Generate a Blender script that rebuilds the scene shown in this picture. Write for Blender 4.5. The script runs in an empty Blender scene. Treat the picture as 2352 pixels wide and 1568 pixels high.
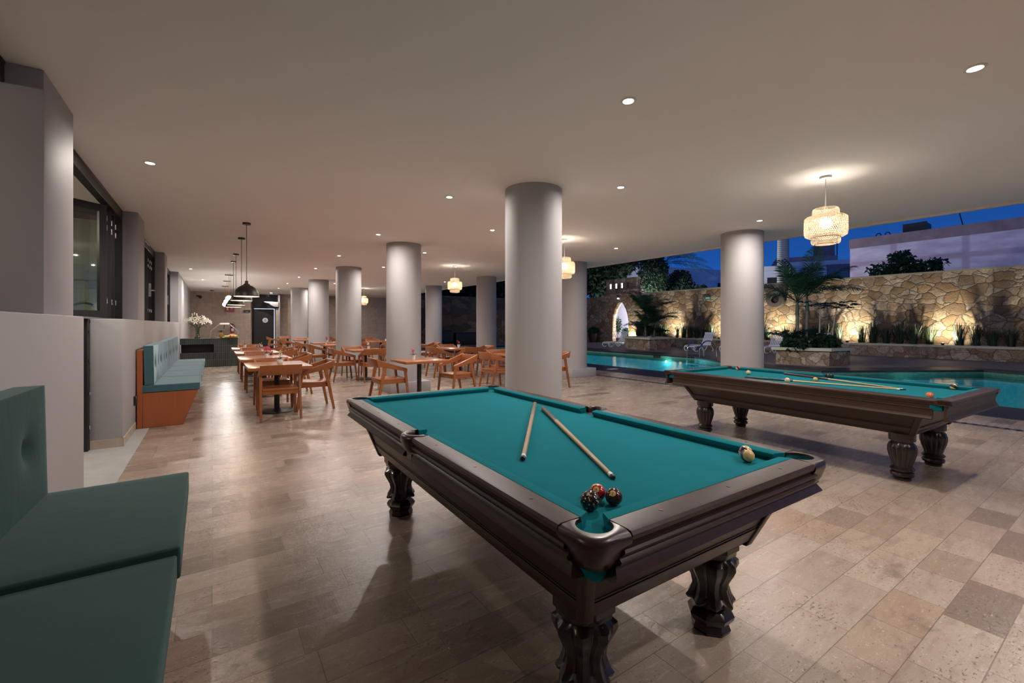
import bpy, bmesh, math, random
from mathutils import Vector, Matrix, Quaternion
R = random.Random(7)
PI = math.pi
sc = bpy.context.scene
COL = sc.collection

# ------------------------------------------------------------------ camera
cd = bpy.data.cameras.new('camera')
cam = bpy.data.objects.new('camera', cd)
COL.objects.link(cam)
YAW = math.radians(34.04)
cam.location = (0, 0, 1.40)
cam.rotation_euler = (PI / 2, 0, -YAW)
cd.sensor_width = 36.0
cd.lens = 36.0 * 1020 / 2352
cd.shift_y = -39 / 2352
cd.clip_start = .02
cd.clip_end = 400
sc.camera = cam
sc.view_settings.view_transform = 'Standard'
sc.view_settings.look = 'None'
sc.view_settings.gamma = 1
sc.view_settings.use_curve_mapping = False
sc.view_settings.exposure = 0.4

# ------------------------------------------------------------------ world: blue-hour sky
w = bpy.data.worlds.new('dusk_sky')
sc.world = w
w.use_nodes = True
nt = w.node_tree
nt.nodes.clear()
out = nt.nodes.new('ShaderNodeOutputWorld')
bg = nt.nodes.new('ShaderNodeBackground')
tc = nt.nodes.new('ShaderNodeTexCoord')
sx = nt.nodes.new('ShaderNodeSeparateXYZ')
rp = nt.nodes.new('ShaderNodeValToRGB')
rp.color_ramp.elements[0].position = 0.0
rp.color_ramp.elements[0].color = (.024, .155, .62, 1)
rp.color_ramp.elements[1].position = .34
rp.color_ramp.elements[1].color = (.006, .028, .15, 1)
e = rp.color_ramp.elements.new(.14)
e.color = (.013, .092, .41, 1)
nt.links.new(tc.outputs['Generated'], sx.inputs[0])
nt.links.new(sx.outputs['Z'], rp.inputs[0])
nt.links.new(rp.outputs[0], bg.inputs[0])
bg.inputs[1].default_value = .64
nt.links.new(bg.outputs[0], out.inputs[0])

P_FILL = 560
# lamp powers (W) used by the lamp builders below
P_DOWN, P_RATTAN, P_DOME, P_GLOBE, P_UP, P_POOL, P_ROOM = 28.5, 56, 5.5, 26, 430, 13, 40
C_DOWN = (1, .90, .83)
C_WARM = (1, .89, .76)


# ------------------------------------------------------------------ helpers: scene graph
def link(o, parent=None):
    COL.objects.link(o)
    if parent is not None:
        o.parent = parent
    return o


def tag(o, label=None, cat=None, group=None, kind=None):
    if label: o['label'] = label
    if cat: o['category'] = cat
    if group: o['group'] = group
    if kind: o['kind'] = kind
    return o


def thing(name, label, cat, loc=(0, 0, 0), rz=0.0, group=None):
    o = bpy.data.objects.new(name, None)
    o.empty_display_size = .1
    COL.objects.link(o)
    o.location = loc
    o.rotation_euler = (0, 0, rz)
    return tag(o, label, cat, group)


KIDS = {}


def kids(o):
    return KIDS.get(o.name, [])


def dup(root, loc, rz=0.0, label=None, group=None, scale=None):
    def cp(o, parent):
        c = o.copy()
        COL.objects.link(c)
        if parent is not None:
            c.parent = parent
            KIDS.setdefault(parent.name, []).append(c)
        for ch in kids(o):
            cp(ch, c)
        return c
    r = cp(root, None)
    r.location = loc
    r.rotation_euler = (0, 0, rz)
    if scale: r.scale = (scale, scale, scale) if not hasattr(scale, '__len__') else scale
    if label: r['label'] = label
    if group: r['group'] = group
    return r


def lamp(parent, kind, power, color, loc=(0, 0, 0), radius=.05, aim=None, angle=120, blend=.6):
    l = bpy.data.lights.new('lamp_light', kind)
    l.energy = power
    l.color = color
    if kind == 'AREA':
        l.shape = 'DISK'
        l.size = radius * 2
        l.spread = math.radians(172)
    else:
        l.shadow_soft_size = radius
    if kind == 'SPOT':
        l.spot_size = math.radians(angle)
        l.spot_blend = blend
    o = bpy.data.objects.new('lamp_light', l)
    COL.objects.link(o)
    o.parent = parent
    KIDS.setdefault(parent.name, []).append(o)
    o.location = loc
    if aim is not None:
        o.rotation_euler = Vector(aim).to_track_quat('-Z', 'Y').to_euler()
    return o


# ------------------------------------------------------------------ helpers: meshes
def rotz(v, a):
    c, s = math.cos(a), math.sin(a)
    return (v[0] * c - v[1] * s, v[0] * s + v[1] * c, v[2])


class MB:
    def __init__(self):
        self.v = []
        self.f = []

    def add(self, vs, fs):
        n = len(self.v)
        self.v += [tuple(p) for p in vs]
        self.f += [tuple(i + n for i in q) for q in fs]
        return self

    def box(self, c, s, rz=0.0, rx=0.0, ry=0.0):
        M = Matrix.Rotation(rz, 3, 'Z') @ Matrix.Rotation(ry, 3, 'Y') @ Matrix.Rotation(rx, 3, 'X')
        vs = []
        for k in range(8):
            p = Vector(((k & 1) - .5, (k >> 1 & 1) - .5, (k >> 2) - .5))
            vs.append(M @ Vector((p.x * s[0], p.y * s[1], p.z * s[2])) + Vector(c))
        return self.add(vs, [(0, 2, 3, 1), (4, 5, 7, 6), (0, 1, 5, 4), (2, 6, 7, 3), (0, 4, 6, 2), (1, 3, 7, 5)])

    def bb(self, x0, x1, y0, y1, z0, z1):
        return self.box(((x0 + x1) / 2, (y0 + y1) / 2, (z0 + z1) / 2), (abs(x1 - x0), abs(y1 - y0), abs(z1 - z0)))

    def loft(self, rings, caps=True, closed=False):
        n = len(rings[0])
        vs = [p for r in rings for p in r]
        fs = []
        m = len(rings)
        for i in range(m if closed else m - 1):
            j = (i + 1) % m
            for k in range(n):
                k2 = (k + 1) % n
                fs.append((i * n + k, i * n + k2, j * n + k2, j * n + k))
        if caps and not closed:
            fs.append(tuple(reversed(range(n))))
            fs.append(tuple((m - 1) * n + k for k in range(n)))
        return self.add(vs, fs)

    def prism(self, poly, a, b, axis='z'):
        def P(p, t):
            if axis == 'z': return (p[0], p[1], t)
            if axis == 'x': return (t, p[0], p[1])
            return (p[0], t, p[1])
        return self.loft([[P(p, a) for p in poly], [P(p, b) for p in poly]])

    def bar(self, a, b, wa, da, wb=None, db=None, side=(1, 0, 0)):
        """tapered rectangular bar a->b; width along `side`, depth across"""
        wb = wa if wb is None else wb
        db = da if db is None else db
        a, b = Vector(a), Vector(b)
        d = (b - a).normalized()
        s = Vector(side)
        s = (s - d * s.dot(d)).normalized()
        t = d.cross(s)
        def ring(c, ww, dd):
            return [c + s * ww / 2 + t * dd / 2, c - s * ww / 2 + t * dd / 2, c - s * ww / 2 - t * dd / 2, c + s * ww / 2 - t * dd / 2]
        return self.loft([ring(a, wa, da), ring(b, wb, db)])

    def tube(self, pts, r, n=10, closed=False, caps=True):
        pts = [Vector(p) for p in pts]
        m = len(pts)
        rr = r if hasattr(r, '__len__') else [r] * m
        rings = []
        u = None
        for i, p in enumerate(pts):
            if closed:
                d = pts[(i + 1) % m] - pts[i - 1]
            else:
                d = pts[min(i + 1, m - 1)] - pts[max(i - 1, 0)]
            d = d.normalized() if d.length > 1e-9 else Vector((0, 0, 1))
            if u is None:
                u = d.orthogonal().normalized()
            else:
                u = u - d * u.dot(d)
                u = u.normalized() if u.length > 1e-6 else d.orthogonal().normalized()
            t = d.cross(u)
            rings.append([p + (u * math.cos(2 * PI * k / n) + t * math.sin(2 * PI * k / n)) * rr[i] for k in range(n)])
        return self.loft(rings, caps, closed)

    def lathe(self, prof, n=24, c=(0, 0, 0), mod=None, caps=True, axis='z'):
        rings = []
        for r, z in prof:
            ring = []
            for k in range(n):
                a = 2 * PI * k / n
                q = r * (mod(a, z) if mod else 1)
                x, y = q * math.cos(a), q * math.sin(a)
                p = (x, y, z) if axis == 'z' else ((x, z, y) if axis == 'y' else (z, x, y))
                ring.append((p[0] + c[0], p[1] + c[1], p[2] + c[2]))
            rings.append(ring)
        return self.loft(rings, caps)

    def sphere(self, c, r, n=16, m=10, sq=(1, 1, 1)):
        prof = []
        rings = []
        for i in range(m + 1):
            a = -PI / 2 + PI * i / m
            a = max(min(a, PI / 2 - .02), -PI / 2 + .02)
            rings.append([(c[0] + r * sq[0] * math.cos(a) * math.cos(2 * PI * k / n), c[1] + r * sq[1] * math.cos(a) * math.sin(2 * PI * k / n), c[2] + r * sq[2] * math.sin(a)) for k in range(n)])
        return self.loft(rings)

    def quad(self, a, b, c, d):
        return self.add([a, b, c, d], [(0, 1, 2, 3)])

    def tri(self, a, b, c):
        return self.add([a, b, c], [(0, 1, 2)])

    def build(self, name, mat, parent=None, bevel=0, seg=1, smooth=True, sharp=38, fix=True):
        me = bpy.data.meshes.new(name)
        me.from_pydata([tuple(p) for p in self.v], [], self.f)
        if fix or bevel:
            bm = bmesh.new()
            bm.from_mesh(me)
            if fix: bmesh.ops.recalc_face_normals(bm, faces=bm.faces)
            if bevel:
                ed = [q for q in bm.edges if len(q.link_faces) == 2 and q.calc_face_angle(0) > .6]
                bmesh.ops.bevel(bm, geom=ed, offset=bevel, segments=seg, profile=.5, affect='EDGES', clamp_overlap=True)
            bm.to_mesh(me)
            bm.free()
        if smooth:
            me.polygons.foreach_set('use_smooth', [True] * len(me.polygons))
            me.set_sharp_from_angle(angle=math.radians(sharp))
        me.materials.append(mat)
        me.update()
        o = bpy.data.objects.new(name, me)
        COL.objects.link(o)
        if parent is not None:
            o.parent = parent
            KIDS.setdefault(parent.name, []).append(o)
        return o


def struct(name, mb, mat, label, cat, **k):
    o = mb.build(name, mat, **k)
    return tag(o, label, cat, kind='structure')


# ------------------------------------------------------------------ materials
class NT:
    def __init__(self, name):
        self.m = bpy.data.materials.new(name)
        self.m.use_nodes = True
        self.t = self.m.node_tree
        self.t.nodes.clear()
        self.o = self.t.nodes.new('ShaderNodeOutputMaterial')

    def n(self, typ, **k):
        nd = self.t.nodes.new('ShaderNode' + typ)
        for a, b in k.items():
            if a.startswith('i_'):
                nd.inputs[a[2:].replace('_', ' ')].default_value = b
            else:
                setattr(nd, a, b)
        return nd

    def l(self, a, b):
        self.t.links.new(a, b)

    def coord(self, scale=(1, 1, 1), rot=(0, 0, 0), loc=(0, 0, 0), src='Object'):
        c = self.n('TexCoord')
        mp = self.n('Mapping')
        mp.inputs['Scale'].default_value = scale
        mp.inputs['Rotation'].default_value = rot
        mp.inputs['Location'].default_value = loc
        self.l(c.outputs[src], mp.inputs[0])
        return mp.outputs[0]

    def noise(self, vec, scale, detail=4, rough=.55, dist=0):
        q = self.n('TexNoise')
        q.inputs['Scale'].default_value = scale
        q.inputs['Detail'].default_value = detail
        q.inputs['Roughness'].default_value = rough
        q.inputs['Distortion'].default_value = dist
        if vec is not None: self.l(vec, q.inputs['Vector'])
        return q.outputs['Fac']

    def ramp(self, fac, stops, mode='LINEAR'):
        r = self.n('ValToRGB')
        r.color_ramp.interpolation = mode
        els = r.color_ramp.elements
        while len(els) < len(stops): els.new(.5)
        for q, (p, c) in zip(els, stops):
            q.position = p
            q.color = (*c, 1) if len(c) == 3 else c
        self.l(fac, r.inputs[0])
        return r.outputs[0]

    def mix(self, f, a, b, mode='MIX'):
        q = self.n('Mix', data_type='RGBA', blend_type=mode)
        q.clamp_factor = True
        for sock, val in ((q.inputs[0], f), (q.inputs[6], a), (q.inputs[7], b)):
            if hasattr(val, 'links') or hasattr(val, 'is_linked'):
                self.l(val, sock)
            elif sock is q.inputs[0]:
                sock.default_value = val
            else:
                sock.default_value = (*val, 1)
        return q.outputs[2]

    def math(self, op, a, b=0.0, c=None, clamp=False):
        q = self.n('Math', operation=op)
        q.use_clamp = clamp
        for i, val in enumerate((a, b, c)):
            if val is None: continue
            if hasattr(val, 'is_linked'): self.l(val, q.inputs[i])
            else: q.inputs[i].default_value = val
        return q.outputs[0]

    def bump(self, h, strength=.3, dist=.01, prev=None):
        q = self.n('Bump')
        q.inputs['Strength'].default_value = strength
        q.inputs['Distance'].default_value = dist
        self.l(h, q.inputs['Height'])
        if prev is not None: self.l(prev, q.inputs['Normal'])
        return q.outputs[0]

    def bsdf(self, color, rough=.5, normal=None, **k):
        p = self.n('BsdfPrincipled')
        if hasattr(color, 'is_linked'): self.l(color, p.inputs['Base Color'])
        else: p.inputs['Base Color'].default_value = (*color, 1)
        if hasattr(rough, 'is_linked'): self.l(rough, p.inputs['Roughness'])
        else: p.inputs['Roughness'].default_value = rough
        if normal is not None: self.l(normal, p.inputs['Normal'])
        for a, b in k.items():
            s = p.inputs[a.replace('_', ' ')]
            if hasattr(b, 'is_linked'): self.l(b, s)
            else: s.default_value = b
        self.l(p.outputs[0], self.o.inputs[0])
        return p


def m_plain(name, col, rough=.5, var=.06, scale=6, bump=0, **k):
    """near-uniform paint, with a little procedural mottling"""
    t = NT(name)
    v = t.coord()
    nz = t.noise(v, scale, 5)
    c = t.mix(nz, tuple(x * (1 - var) for x in col), tuple(min(1, x * (1 + var)) for x in col))
    nm = None
    if bump: nm = t.bump(t.noise(v, scale * 14, 3), bump, .004)
    t.bsdf(c, rough, nm, **k)
    return t.m


def m_emit(name, col, strength):
    t = NT(name)
    q = t.n('Emission')
    q.inputs[0].default_value = (*col, 1)
    q.inputs[1].default_value = strength
    t.l(q.outputs[0], t.o.inputs[0])
    return t.m


def m_wood(name, c0, c1, rough=.4, axis='x', scale=1.0, contrast=.5, rnd=.12, **k):
    t = NT(name)
    s = {'x': (1.2, 14, 14), 'y': (14, 1.2, 14), 'z': (14, 14, 1.2)}[axis]
    v = t.coord(tuple(q * scale for q in s))
    oi = t.n('ObjectInfo')
    ad = t.n('VectorMath', operation='ADD')
    t.l(v, ad.inputs[0])
    sc_ = t.math('MULTIPLY', oi.outputs['Random'], 37.0)
    t.l(sc_, ad.inputs[1])
    n1 = t.noise(ad.outputs[0], 1.6, 6, .6, .6)
    c = t.ramp(n1, [(.5 - contrast / 2, c0), (.5 + contrast / 2, c1)])
    hv = t.n('HueSaturation')
    t.l(c, hv.inputs['Color'])
    t.l(t.math('MULTIPLY_ADD', oi.outputs['Random'], rnd * 2, 1 - rnd), hv.inputs['Value'])
    nm = t.bump(n1, .08, .003)
    t.bsdf(hv.outputs[0], rough, nm, **k)
    return t.m


def m_floor():
    t = NT('travertine_tiles')
    v = t.coord()
    br = t.n('TexBrick', offset=.37, offset_frequency=2, squash=.72, squash_frequency=3)
    t.l(v, br.inputs['Vector'])
    br.inputs['Scale'].default_value = 1
    br.inputs['Brick Width'].default_value = .52
    br.inputs['Row Height'].default_value = .205
    br.inputs['Mortar Size'].default_value = .0022
    br.inputs['Mortar Smooth'].default_value = .3
    br.inputs['Bias'].default_value = 0
    br.inputs['Color1'].default_value = (0, 0, 0, 1)
    br.inputs['Color2'].default_value = (1, 1, 1, 1)
    br.inputs['Mortar'].default_value = (.5, .5, .5, 1)
    tone = t.ramp(br.outputs['Color'], [(0, (.175, .132, .102)), (.22, (.30, .242, .19)), (.45, (.38, .315, .256)), (.75, (.325, .26, .207)), (.9, (.40, .332, .27)), (1, (.315, .225, .162))])
    vs = t.coord((2.2, 9, 1))
    vein = t.noise(vs, 2.2, 8, .62, .4)
    tone = t.mix(t.math('MULTIPLY', t.ramp(vein, [(.36, (1, 1, 1)), (.48, (0, 0, 0))]), .36), tone, (.20, .145, .11))
    big = t.noise(v, .55, 4, .6)
    tone = t.mix(t.math('MULTIPLY', t.ramp(big, [(.42, (1, 1, 1)), (.58, (0, 0, 0))]), .38), tone, (.25, .175, .13))
    # pale fossil flecks
    fv = t.noise(t.coord((1, 1.3, 1)), 58, 2, .5, 1.6)
    tone = t.mix(t.math('MULTIPLY', t.ramp(fv, [(.65, (0, 0, 0)), (.69, (1, 1, 1))]), .5), tone, (.66, .56, .47))
    # pits
    pv = t.coord((1, 1.9, 1))
    pit = t.noise(pv, 46, 3, .6, .3)
    clus = t.ramp(t.noise(v, 1.7, 4, .6), [(.42, (.0, .0, .0)), (.62, (1, 1, 1))])
    thr = t.math('MULTIPLY_ADD', clus, -.09, .665)
    pm = t.math('MULTIPLY', t.math('SUBTRACT', pit, thr), 30, clamp=True)
    tone = t.mix(t.math('MULTIPLY', pm, .8), tone, (.07, .05, .04))
    # worn dark blotches
    bl = t.ramp(t.noise(t.coord((1, 1.4, 1)), 2.6, 7, .7), [(.58, (0, 0, 0)), (.68, (1, 1, 1))])
    tone = t.mix(t.math('MULTIPLY', bl, .5), tone, (.115, .078, .058))
    mort = br.outputs['Fac']
    tone = t.mix(t.math('MULTIPLY', mort, .8), tone, (.13, .095, .075))
    h = t.math('SUBTRACT', t.math('MULTIPLY', vein, .5), t.math('ADD', t.math('MULTIPLY', mort, .6), t.math('MULTIPLY', pm, .5)))
    nm = t.bump(h, .35, .006)
    nm = t.bump(t.noise(t.coord((1, 1, 1)), 22, 6, .7), .20, .010, nm)
    rg = t.math('ADD', t.math('MULTIPLY_ADD', vein, .30, .10), t.math('MULTIPLY', pm, .3))
    t.bsdf(tone, rg, nm, Specular_IOR_Level=.5)
    return t.m


def m_stone(name, scale, plane='yz', lo=(.13, .09, .055), hi=(.38, .315, .23), bumpd=.05):
    """irregular flagstone veneer: voronoi cells with joints"""
    t = NT(name)
    v0 = t.coord()
    wob = t.n('TexNoise')
    wob.inputs['Scale'].default_value = 4.5
    wob.inputs['Detail'].default_value = 3
    t.l(v0, wob.inputs['Vector'])
    mx = t.n('VectorMath', operation='MULTIPLY_ADD')
    t.l(wob.outputs['Color'], mx.inputs[0])
    mx.inputs[1].default_value = (.20, .20, .20)
    t.l(v0, mx.inputs[2])
    fl = t.n('VectorMath', operation='MULTIPLY')
    t.l(mx.outputs[0], fl.inputs[0])
    fl.inputs[1].default_value = {'yz': (.15, .72, 1), 'xz': (.72, .15, 1), 'all': (1, .85, 1.1)}[plane]
    ve = t.n('TexVoronoi', feature='DISTANCE_TO_EDGE')
    vc = t.n('TexVoronoi', feature='F1')
    for q in (ve, vc):
        q.inputs['Scale'].default_value = scale
        t.l(fl.outputs[0], q.inputs['Vector'])
    edge = ve.outputs['Distance']
    sp = t.n('SeparateColor')
    t.l(vc.outputs['Color'], sp.inputs[0])
    tone = t.ramp(sp.outputs[0], [(0, lo), (.22, (.22, .14, .07)), (.38, tuple((a * .4 + b * .6) for a, b in zip(lo, hi))), (.60, hi), (.74, (.30, .20, .105)), (.88, tuple(q * .8 for q in hi)), (1, (.15, .095, .05))])
    n1 = t.noise(v0, 5, 8, .7, .5)
    tone = t.mix(t.math('MULTIPLY', t.ramp(n1, [(.40, (1, 1, 1)), (.54, (0, 0, 0))]), .6), tone, (.17, .10, .045))
    tone = t.mix(t.math('MULTIPLY', t.ramp(t.noise(v0, 21, 5, .7), [(.42, (1, 1, 1)), (.52, (0, 0, 0))]), .5), tone, (.10, .07, .045))
    joint = t.ramp(edge, [(.012, (1, 1, 1)), (.04, (0, 0, 0))])
    tone = t.mix(t.math('MULTIPLY', joint, .75), tone, (.07, .055, .04))
    dome = t.ramp(edge, [(0, (0, 0, 0)), (.07, (.7, .7, .7)), (.3, (1, 1, 1))])
    h = t.math('ADD', t.math('MULTIPLY', dome, .6), t.math('ADD', t.math('MULTIPLY', n1, .75), t.math('MULTIPLY', sp.outputs[1], .4)))
    nm = t.bump(h, 1.0, bumpd)
    nm = t.bump(t.noise(v0, 17, 6, .7, .6), .8, bumpd * .5, nm)
    t.bsdf(tone, .8, nm)
    return t.m


def m_fabric(name, col, sheen=.6, tint=(.5, .75, .75), rough=.85, bump=.15, spec=.25):
    t = NT(name)
    v = t.coord()
    n1 = t.noise(v, 3.2, 5, .6, .4)
    c = t.mix(n1, tuple(x * .88 for x in col), tuple(x * 1.12 for x in col))
    h = t.noise(t.coord((1, 2.4, 1)), 7, 4, .5, .5)
    nm = t.bump(h, bump, .03)
    nm = t.bump(t.noise(v, 420, 2), .06, .001, nm)
    t.bsdf(c, rough, nm, Sheen_Weight=sheen, Sheen_Roughness=.35, Sheen_Tint=(*tint, 1), Specular_IOR_Level=spec)
    return t.m


def m_leaf(name, c0, c1, rough=.45, trans=.25):
    t = NT(name)
    v = t.coord()
    c = t.ramp(t.noise(v, 2.3, 4), [(.3, c0), (.7, c1)])
    d = t.n('BsdfPrincipled')
    t.l(c, d.inputs['Base Color'])
    d.inputs['Roughness'].default_value = rough
    tr = t.n('BsdfTranslucent')
    t.l(c, tr.inputs[0])
    mx = t.n('MixShader')
    mx.inputs[0].default_value = trans
    t.l(d.outputs[0], mx.inputs[1])
    t.l(tr.outputs[0], mx.inputs[2])
    t.l(mx.outputs[0], t.o.inputs[0])
    return t.m


def m_clear(name, tint, gloss=.0, ior=1.4, bump=None, rough=.02):
    """thin clear sheet (pane, water surface): fresnel mix of tinted transparency and gloss"""
    t = NT(name)
    tr = t.n('BsdfTransparent')
    tr.inputs[0].default_value = (*tint, 1)
    gl = t.n('BsdfGlossy')
    gl.inputs['Roughness'].default_value = rough
    fr = t.n('LayerWeight')
    fr.inputs[0].default_value = .5
    if bump:
        nm = t.bump(t.noise(t.coord(), bump[0], 3), bump[1], bump[2])
        t.l(nm, gl.inputs['Normal'])
    f = t.math('MULTIPLY_ADD', t.math('POWER', fr.outputs['Facing'], 5.0), ior, gloss + .03, clamp=True)
    mx = t.n('MixShader')
    t.l(f, mx.inputs[0])
    t.l(tr.outputs[0], mx.inputs[1])
    t.l(gl.outputs[0], mx.inputs[2])
    t.l(mx.outputs[0], t.o.inputs[0])
    return t.m


def m_tiles(name, bw, bh, colors, mortar, rough=.3, plane='xz', msize=.004, offset=.5, bumpd=.003):
    t = NT(name)
    c = t.n('TexCoord')
    sp = t.n('SeparateXYZ')
    t.l(c.outputs['Object'], sp.inputs[0])
    cb = t.n('CombineXYZ')
    a = {'x': 0, 'y': 1, 'z': 2}
    if plane == 'sxy_z':
        t.l(t.math('ADD', sp.outputs[0], sp.outputs[1]), cb.inputs[0])
        t.l(sp.outputs[2], cb.inputs[1])
    else:
        t.l(sp.outputs[a[plane[0]]], cb.inputs[0])
        t.l(sp.outputs[a[plane[1]]], cb.inputs[1])
    br = t.n('TexBrick', offset=offset, offset_frequency=2)
    t.l(cb.outputs[0], br.inputs['Vector'])
    br.inputs['Scale'].default_value = 1
    br.inputs['Brick Width'].default_value = bw
    br.inputs['Row Height'].default_value = bh
    br.inputs['Mortar Size'].default_value = msize
    br.inputs['Mortar Smooth'].default_value = .2
    br.inputs['Color1'].default_value = (0, 0, 0, 1)
    br.inputs['Color2'].default_value = (1, 1, 1, 1)
    br.inputs['Mortar'].default_value = (.5, .5, .5, 1)
    n = len(colors)
    col = t.ramp(br.outputs['Color'], [(i / max(1, n - 1), q) for i, q in enumerate(colors)])
    col = t.mix(t.math('MULTIPLY', t.ramp(t.noise(t.coord(), 6, 6, .65), [(.35, (1, 1, 1)), (.6, (0, 0, 0))]), .3), col, tuple(x * .5 for x in colors[0]))
    col = t.mix(br.outputs['Fac'], col, mortar)
    nm = t.bump(t.math('SUBTRACT', 1.0, br.outputs['Fac']), .5, bumpd)
    t.bsdf(col, rough, nm)
    return t.m


M = {}
M['floor'] = m_floor()
M['white'] = m_plain('white_plaster', (.36, .346, .354), .65, .03, 3, .03)
M['ceiling'] = m_plain('painted_ceiling', (.88, .835, .80), .8, .03, .8, .03)
M['fascia'] = m_plain('ceiling_edge_paint', (.72, .67, .63), .7, .05, 5)
M['concrete'] = m_plain('grey_concrete', (.36, .36, .355), .55, .25, 5, .1)
M['pooltable'] = m_wood('dark_stained_wood', (.033, .0185, .0145), (.052, .029, .023), .40, 'y', 1, .8, .03, Specular_IOR_Level=.3, Coat_Weight=.05, Coat_Roughness=.3)
M['legwood'] = m_plain('dark_carved_wood', (.016, .0095, .008), .28, .3, 9, .05, Coat_Weight=.25, Coat_Roughness=.15)
M['leather'] = m_plain('worn_brown_leather', (.030, .0135, .010), .30, .8, 22, .12, Coat_Weight=.25, Coat_Roughness=.2)
M['felt'] = m_fabric('teal_felt', (.006, .150, .185), .04, (.2, .75, .9), 1.0, .02, .08)
M['dot'] = m_plain('dark_inlay', (.008, .006, .006), .4)
M['chairwood'] = m_wood('orange_cedar', (.215, .060, .0135), (.33, .108, .027), .36, 'y', 1, .7, .08, Coat_Weight=.25, Coat_Roughness=.2)
M['tablewood'] = m_wood('table_cedar', (.27, .083, .023), (.40, .15, .046), .28, 'x', 1, .7, .06, Coat_Weight=.4, Coat_Roughness=.12)
M['benchwood'] = m_wood('bench_cedar', (.27, .070, .020), (.37, .105, .032), .42, 'z', .6, .8, .03)
M['black'] = m_plain('black_metal', (.014, .013, .013), .42, .1, 8)
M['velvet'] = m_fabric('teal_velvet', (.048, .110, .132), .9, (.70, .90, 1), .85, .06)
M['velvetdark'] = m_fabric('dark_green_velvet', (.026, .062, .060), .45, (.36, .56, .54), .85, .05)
M['chrome'] = m_plain('polished_steel', (.75, .76, .78), .12, .02, 4, Metallic=1.0)
M['pot'] = m_plain('white_ceramic', (.75, .74, .70), .3, .03)
M['plastic'] = m_plain('white_plastic', (.78, .80, .79), .45, .03)
M['leaf'] = m_leaf('dark_leaf', (.010, .030, .012), (.022, .060, .020))
M['palm'] = m_leaf('palm_leaf', (.012, .042, .016), (.030, .080, .028), .4, .25)
M['grass'] = m_leaf('grass_blade', (.014, .028, .010), (.036, .060, .024), .55, .12)
M['tree'] = m_leaf('tree_leaf', (.012, .028, .014), (.030, .058, .028), .6, .2)
M['bark'] = m_plain('palm_bark', (.13, .12, .095), .8, .4, 14, .3)
M['pink'] = m_leaf('pink_petal', (.60, .05, .15), (.80, .20, .32), .5, .3)
M['red'] = m_leaf('red_petal', (.42, .012, .05), (.60, .05, .10), .5, .3)
M['petal'] = m_leaf('white_petal', (.66, .60, .46), (.82, .78, .68), .5, .3)
M['orange'] = m_leaf('orange_petal', (.65, .16, .03), (.85, .42, .16), .5, .3)
M['soil'] = m_plain('dark_soil', (.03, .022, .016), .9, .4, 20, .4)
M['glass'] = m_clear('window_glass', (.80, .84, .83), .05, .9)
M['vaseglass'] = m_clear('vase_glass', (.68, .80, .70), .10, .8)

# =================================================================== ROOM SHELL
H = 3.10
struct('floor', MB().bb(-7, 9.80, -7, 28.2, -.25, 0), M['floor'], 'pale travertine floor laid in long narrow tiles', 'floor')
struct('floor_concrete_strip', MB().bb(-2.2, -.70, 3.2, 7.72, -.01, .004), M['concrete'], 'smooth grey concrete strip along the foot of the left wall', 'floor')
struct('ceiling', MB().bb(-1.25, 9.20, -7, 28.2, H, H + .5), M['ceiling'], 'wide flat painted ceiling of the terrace', 'ceiling')
struct('trim_1', MB().bb(9.195, 9.26, -7, 28.2, H - .035, H + .52), M['fascia'], 'pale edge strip of the ceiling above the pool', 'ceiling edge')
M['rearstone'] = m_tiles('limestone_wall_tiles', .42, .62, [(.40, .315, .26), (.48, .385, .32), (.44, .35, .29)], (.28, .22, .18), .75, 'zx', .004, .5)
struct('wall_back', MB().bb(-1.25, 10, 28, 28.3, 0, H + .02), M['rearstone'], 'limestone tiled wall at the far end of the terrace', 'wall')
struct('wall_near', MB().bb(-7, 9.2, -7.3, -7, 0, H), M['white'], 'white wall behind the camera', 'wall')
# parapet (half wall) with a doorway gap, pillars above, solid wall beyond
struct('wall_left', MB().bb(-1.12, -.85, -7, 4.87, 0, 1.465), M['white'], 'low white parapet beside the near green bench', 'wall', bevel=.012, seg=2)
struct('wall_left_far', MB().bb(-1.125, -.85, 6.73, 17.95, 0, 1.465), M['white'], 'low white parapet behind the long teal bench', 'wall', bevel=.012, seg=2)
pil = MB()
for y0, y1 in ((-4.89, -4.13), (-.34, .42)):
    pil.bb(-1.16, -.93, y0, y1, 1.46, H)
struct('wall_left_pillars', pil, M['white'], 'white wall piers behind the camera', 'wall')
for i, (y0, y1) in enumerate(((4.21, 4.97), (8.77, 9.53), (13.31, 14.07))):
    struct('wall_left_pier', MB().bb(-1.16 - (.5 if i == 0 else 0), -.93, y0, y1, 1.46, H), M['white'],
           ('white square pier nearest the camera, above the parapet', 'white square pier between the first two dark windows', 'white square pier between the two far dark windows')[i], 'pier', bevel=.008, seg=2)
struct('wall_left_end', MB().bb(-1.25, -.90, 17.9, 28, 0, H), M['white'], 'plain white wall beside the tiled counter', 'wall')
bsk = MB().bb(-1.125, -.84, 6.715, 6.735, 0, .10).bb(-.86, -.838, 6.715, 7.70, 0, .10).bb(-.86, -.838, 12.9, 17.9, 0, .10)
M['skirt'] = m_tiles('beige_skirting_tiles', .45, .3, [(.42, .35, .29), (.48, .40, .33)], (.3, .25, .2), .5, 'yz')
struct('baseboard_left', bsk, M['skirt'], 'beige tile skirting at the foot of the left parapet', 'skirting')

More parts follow.
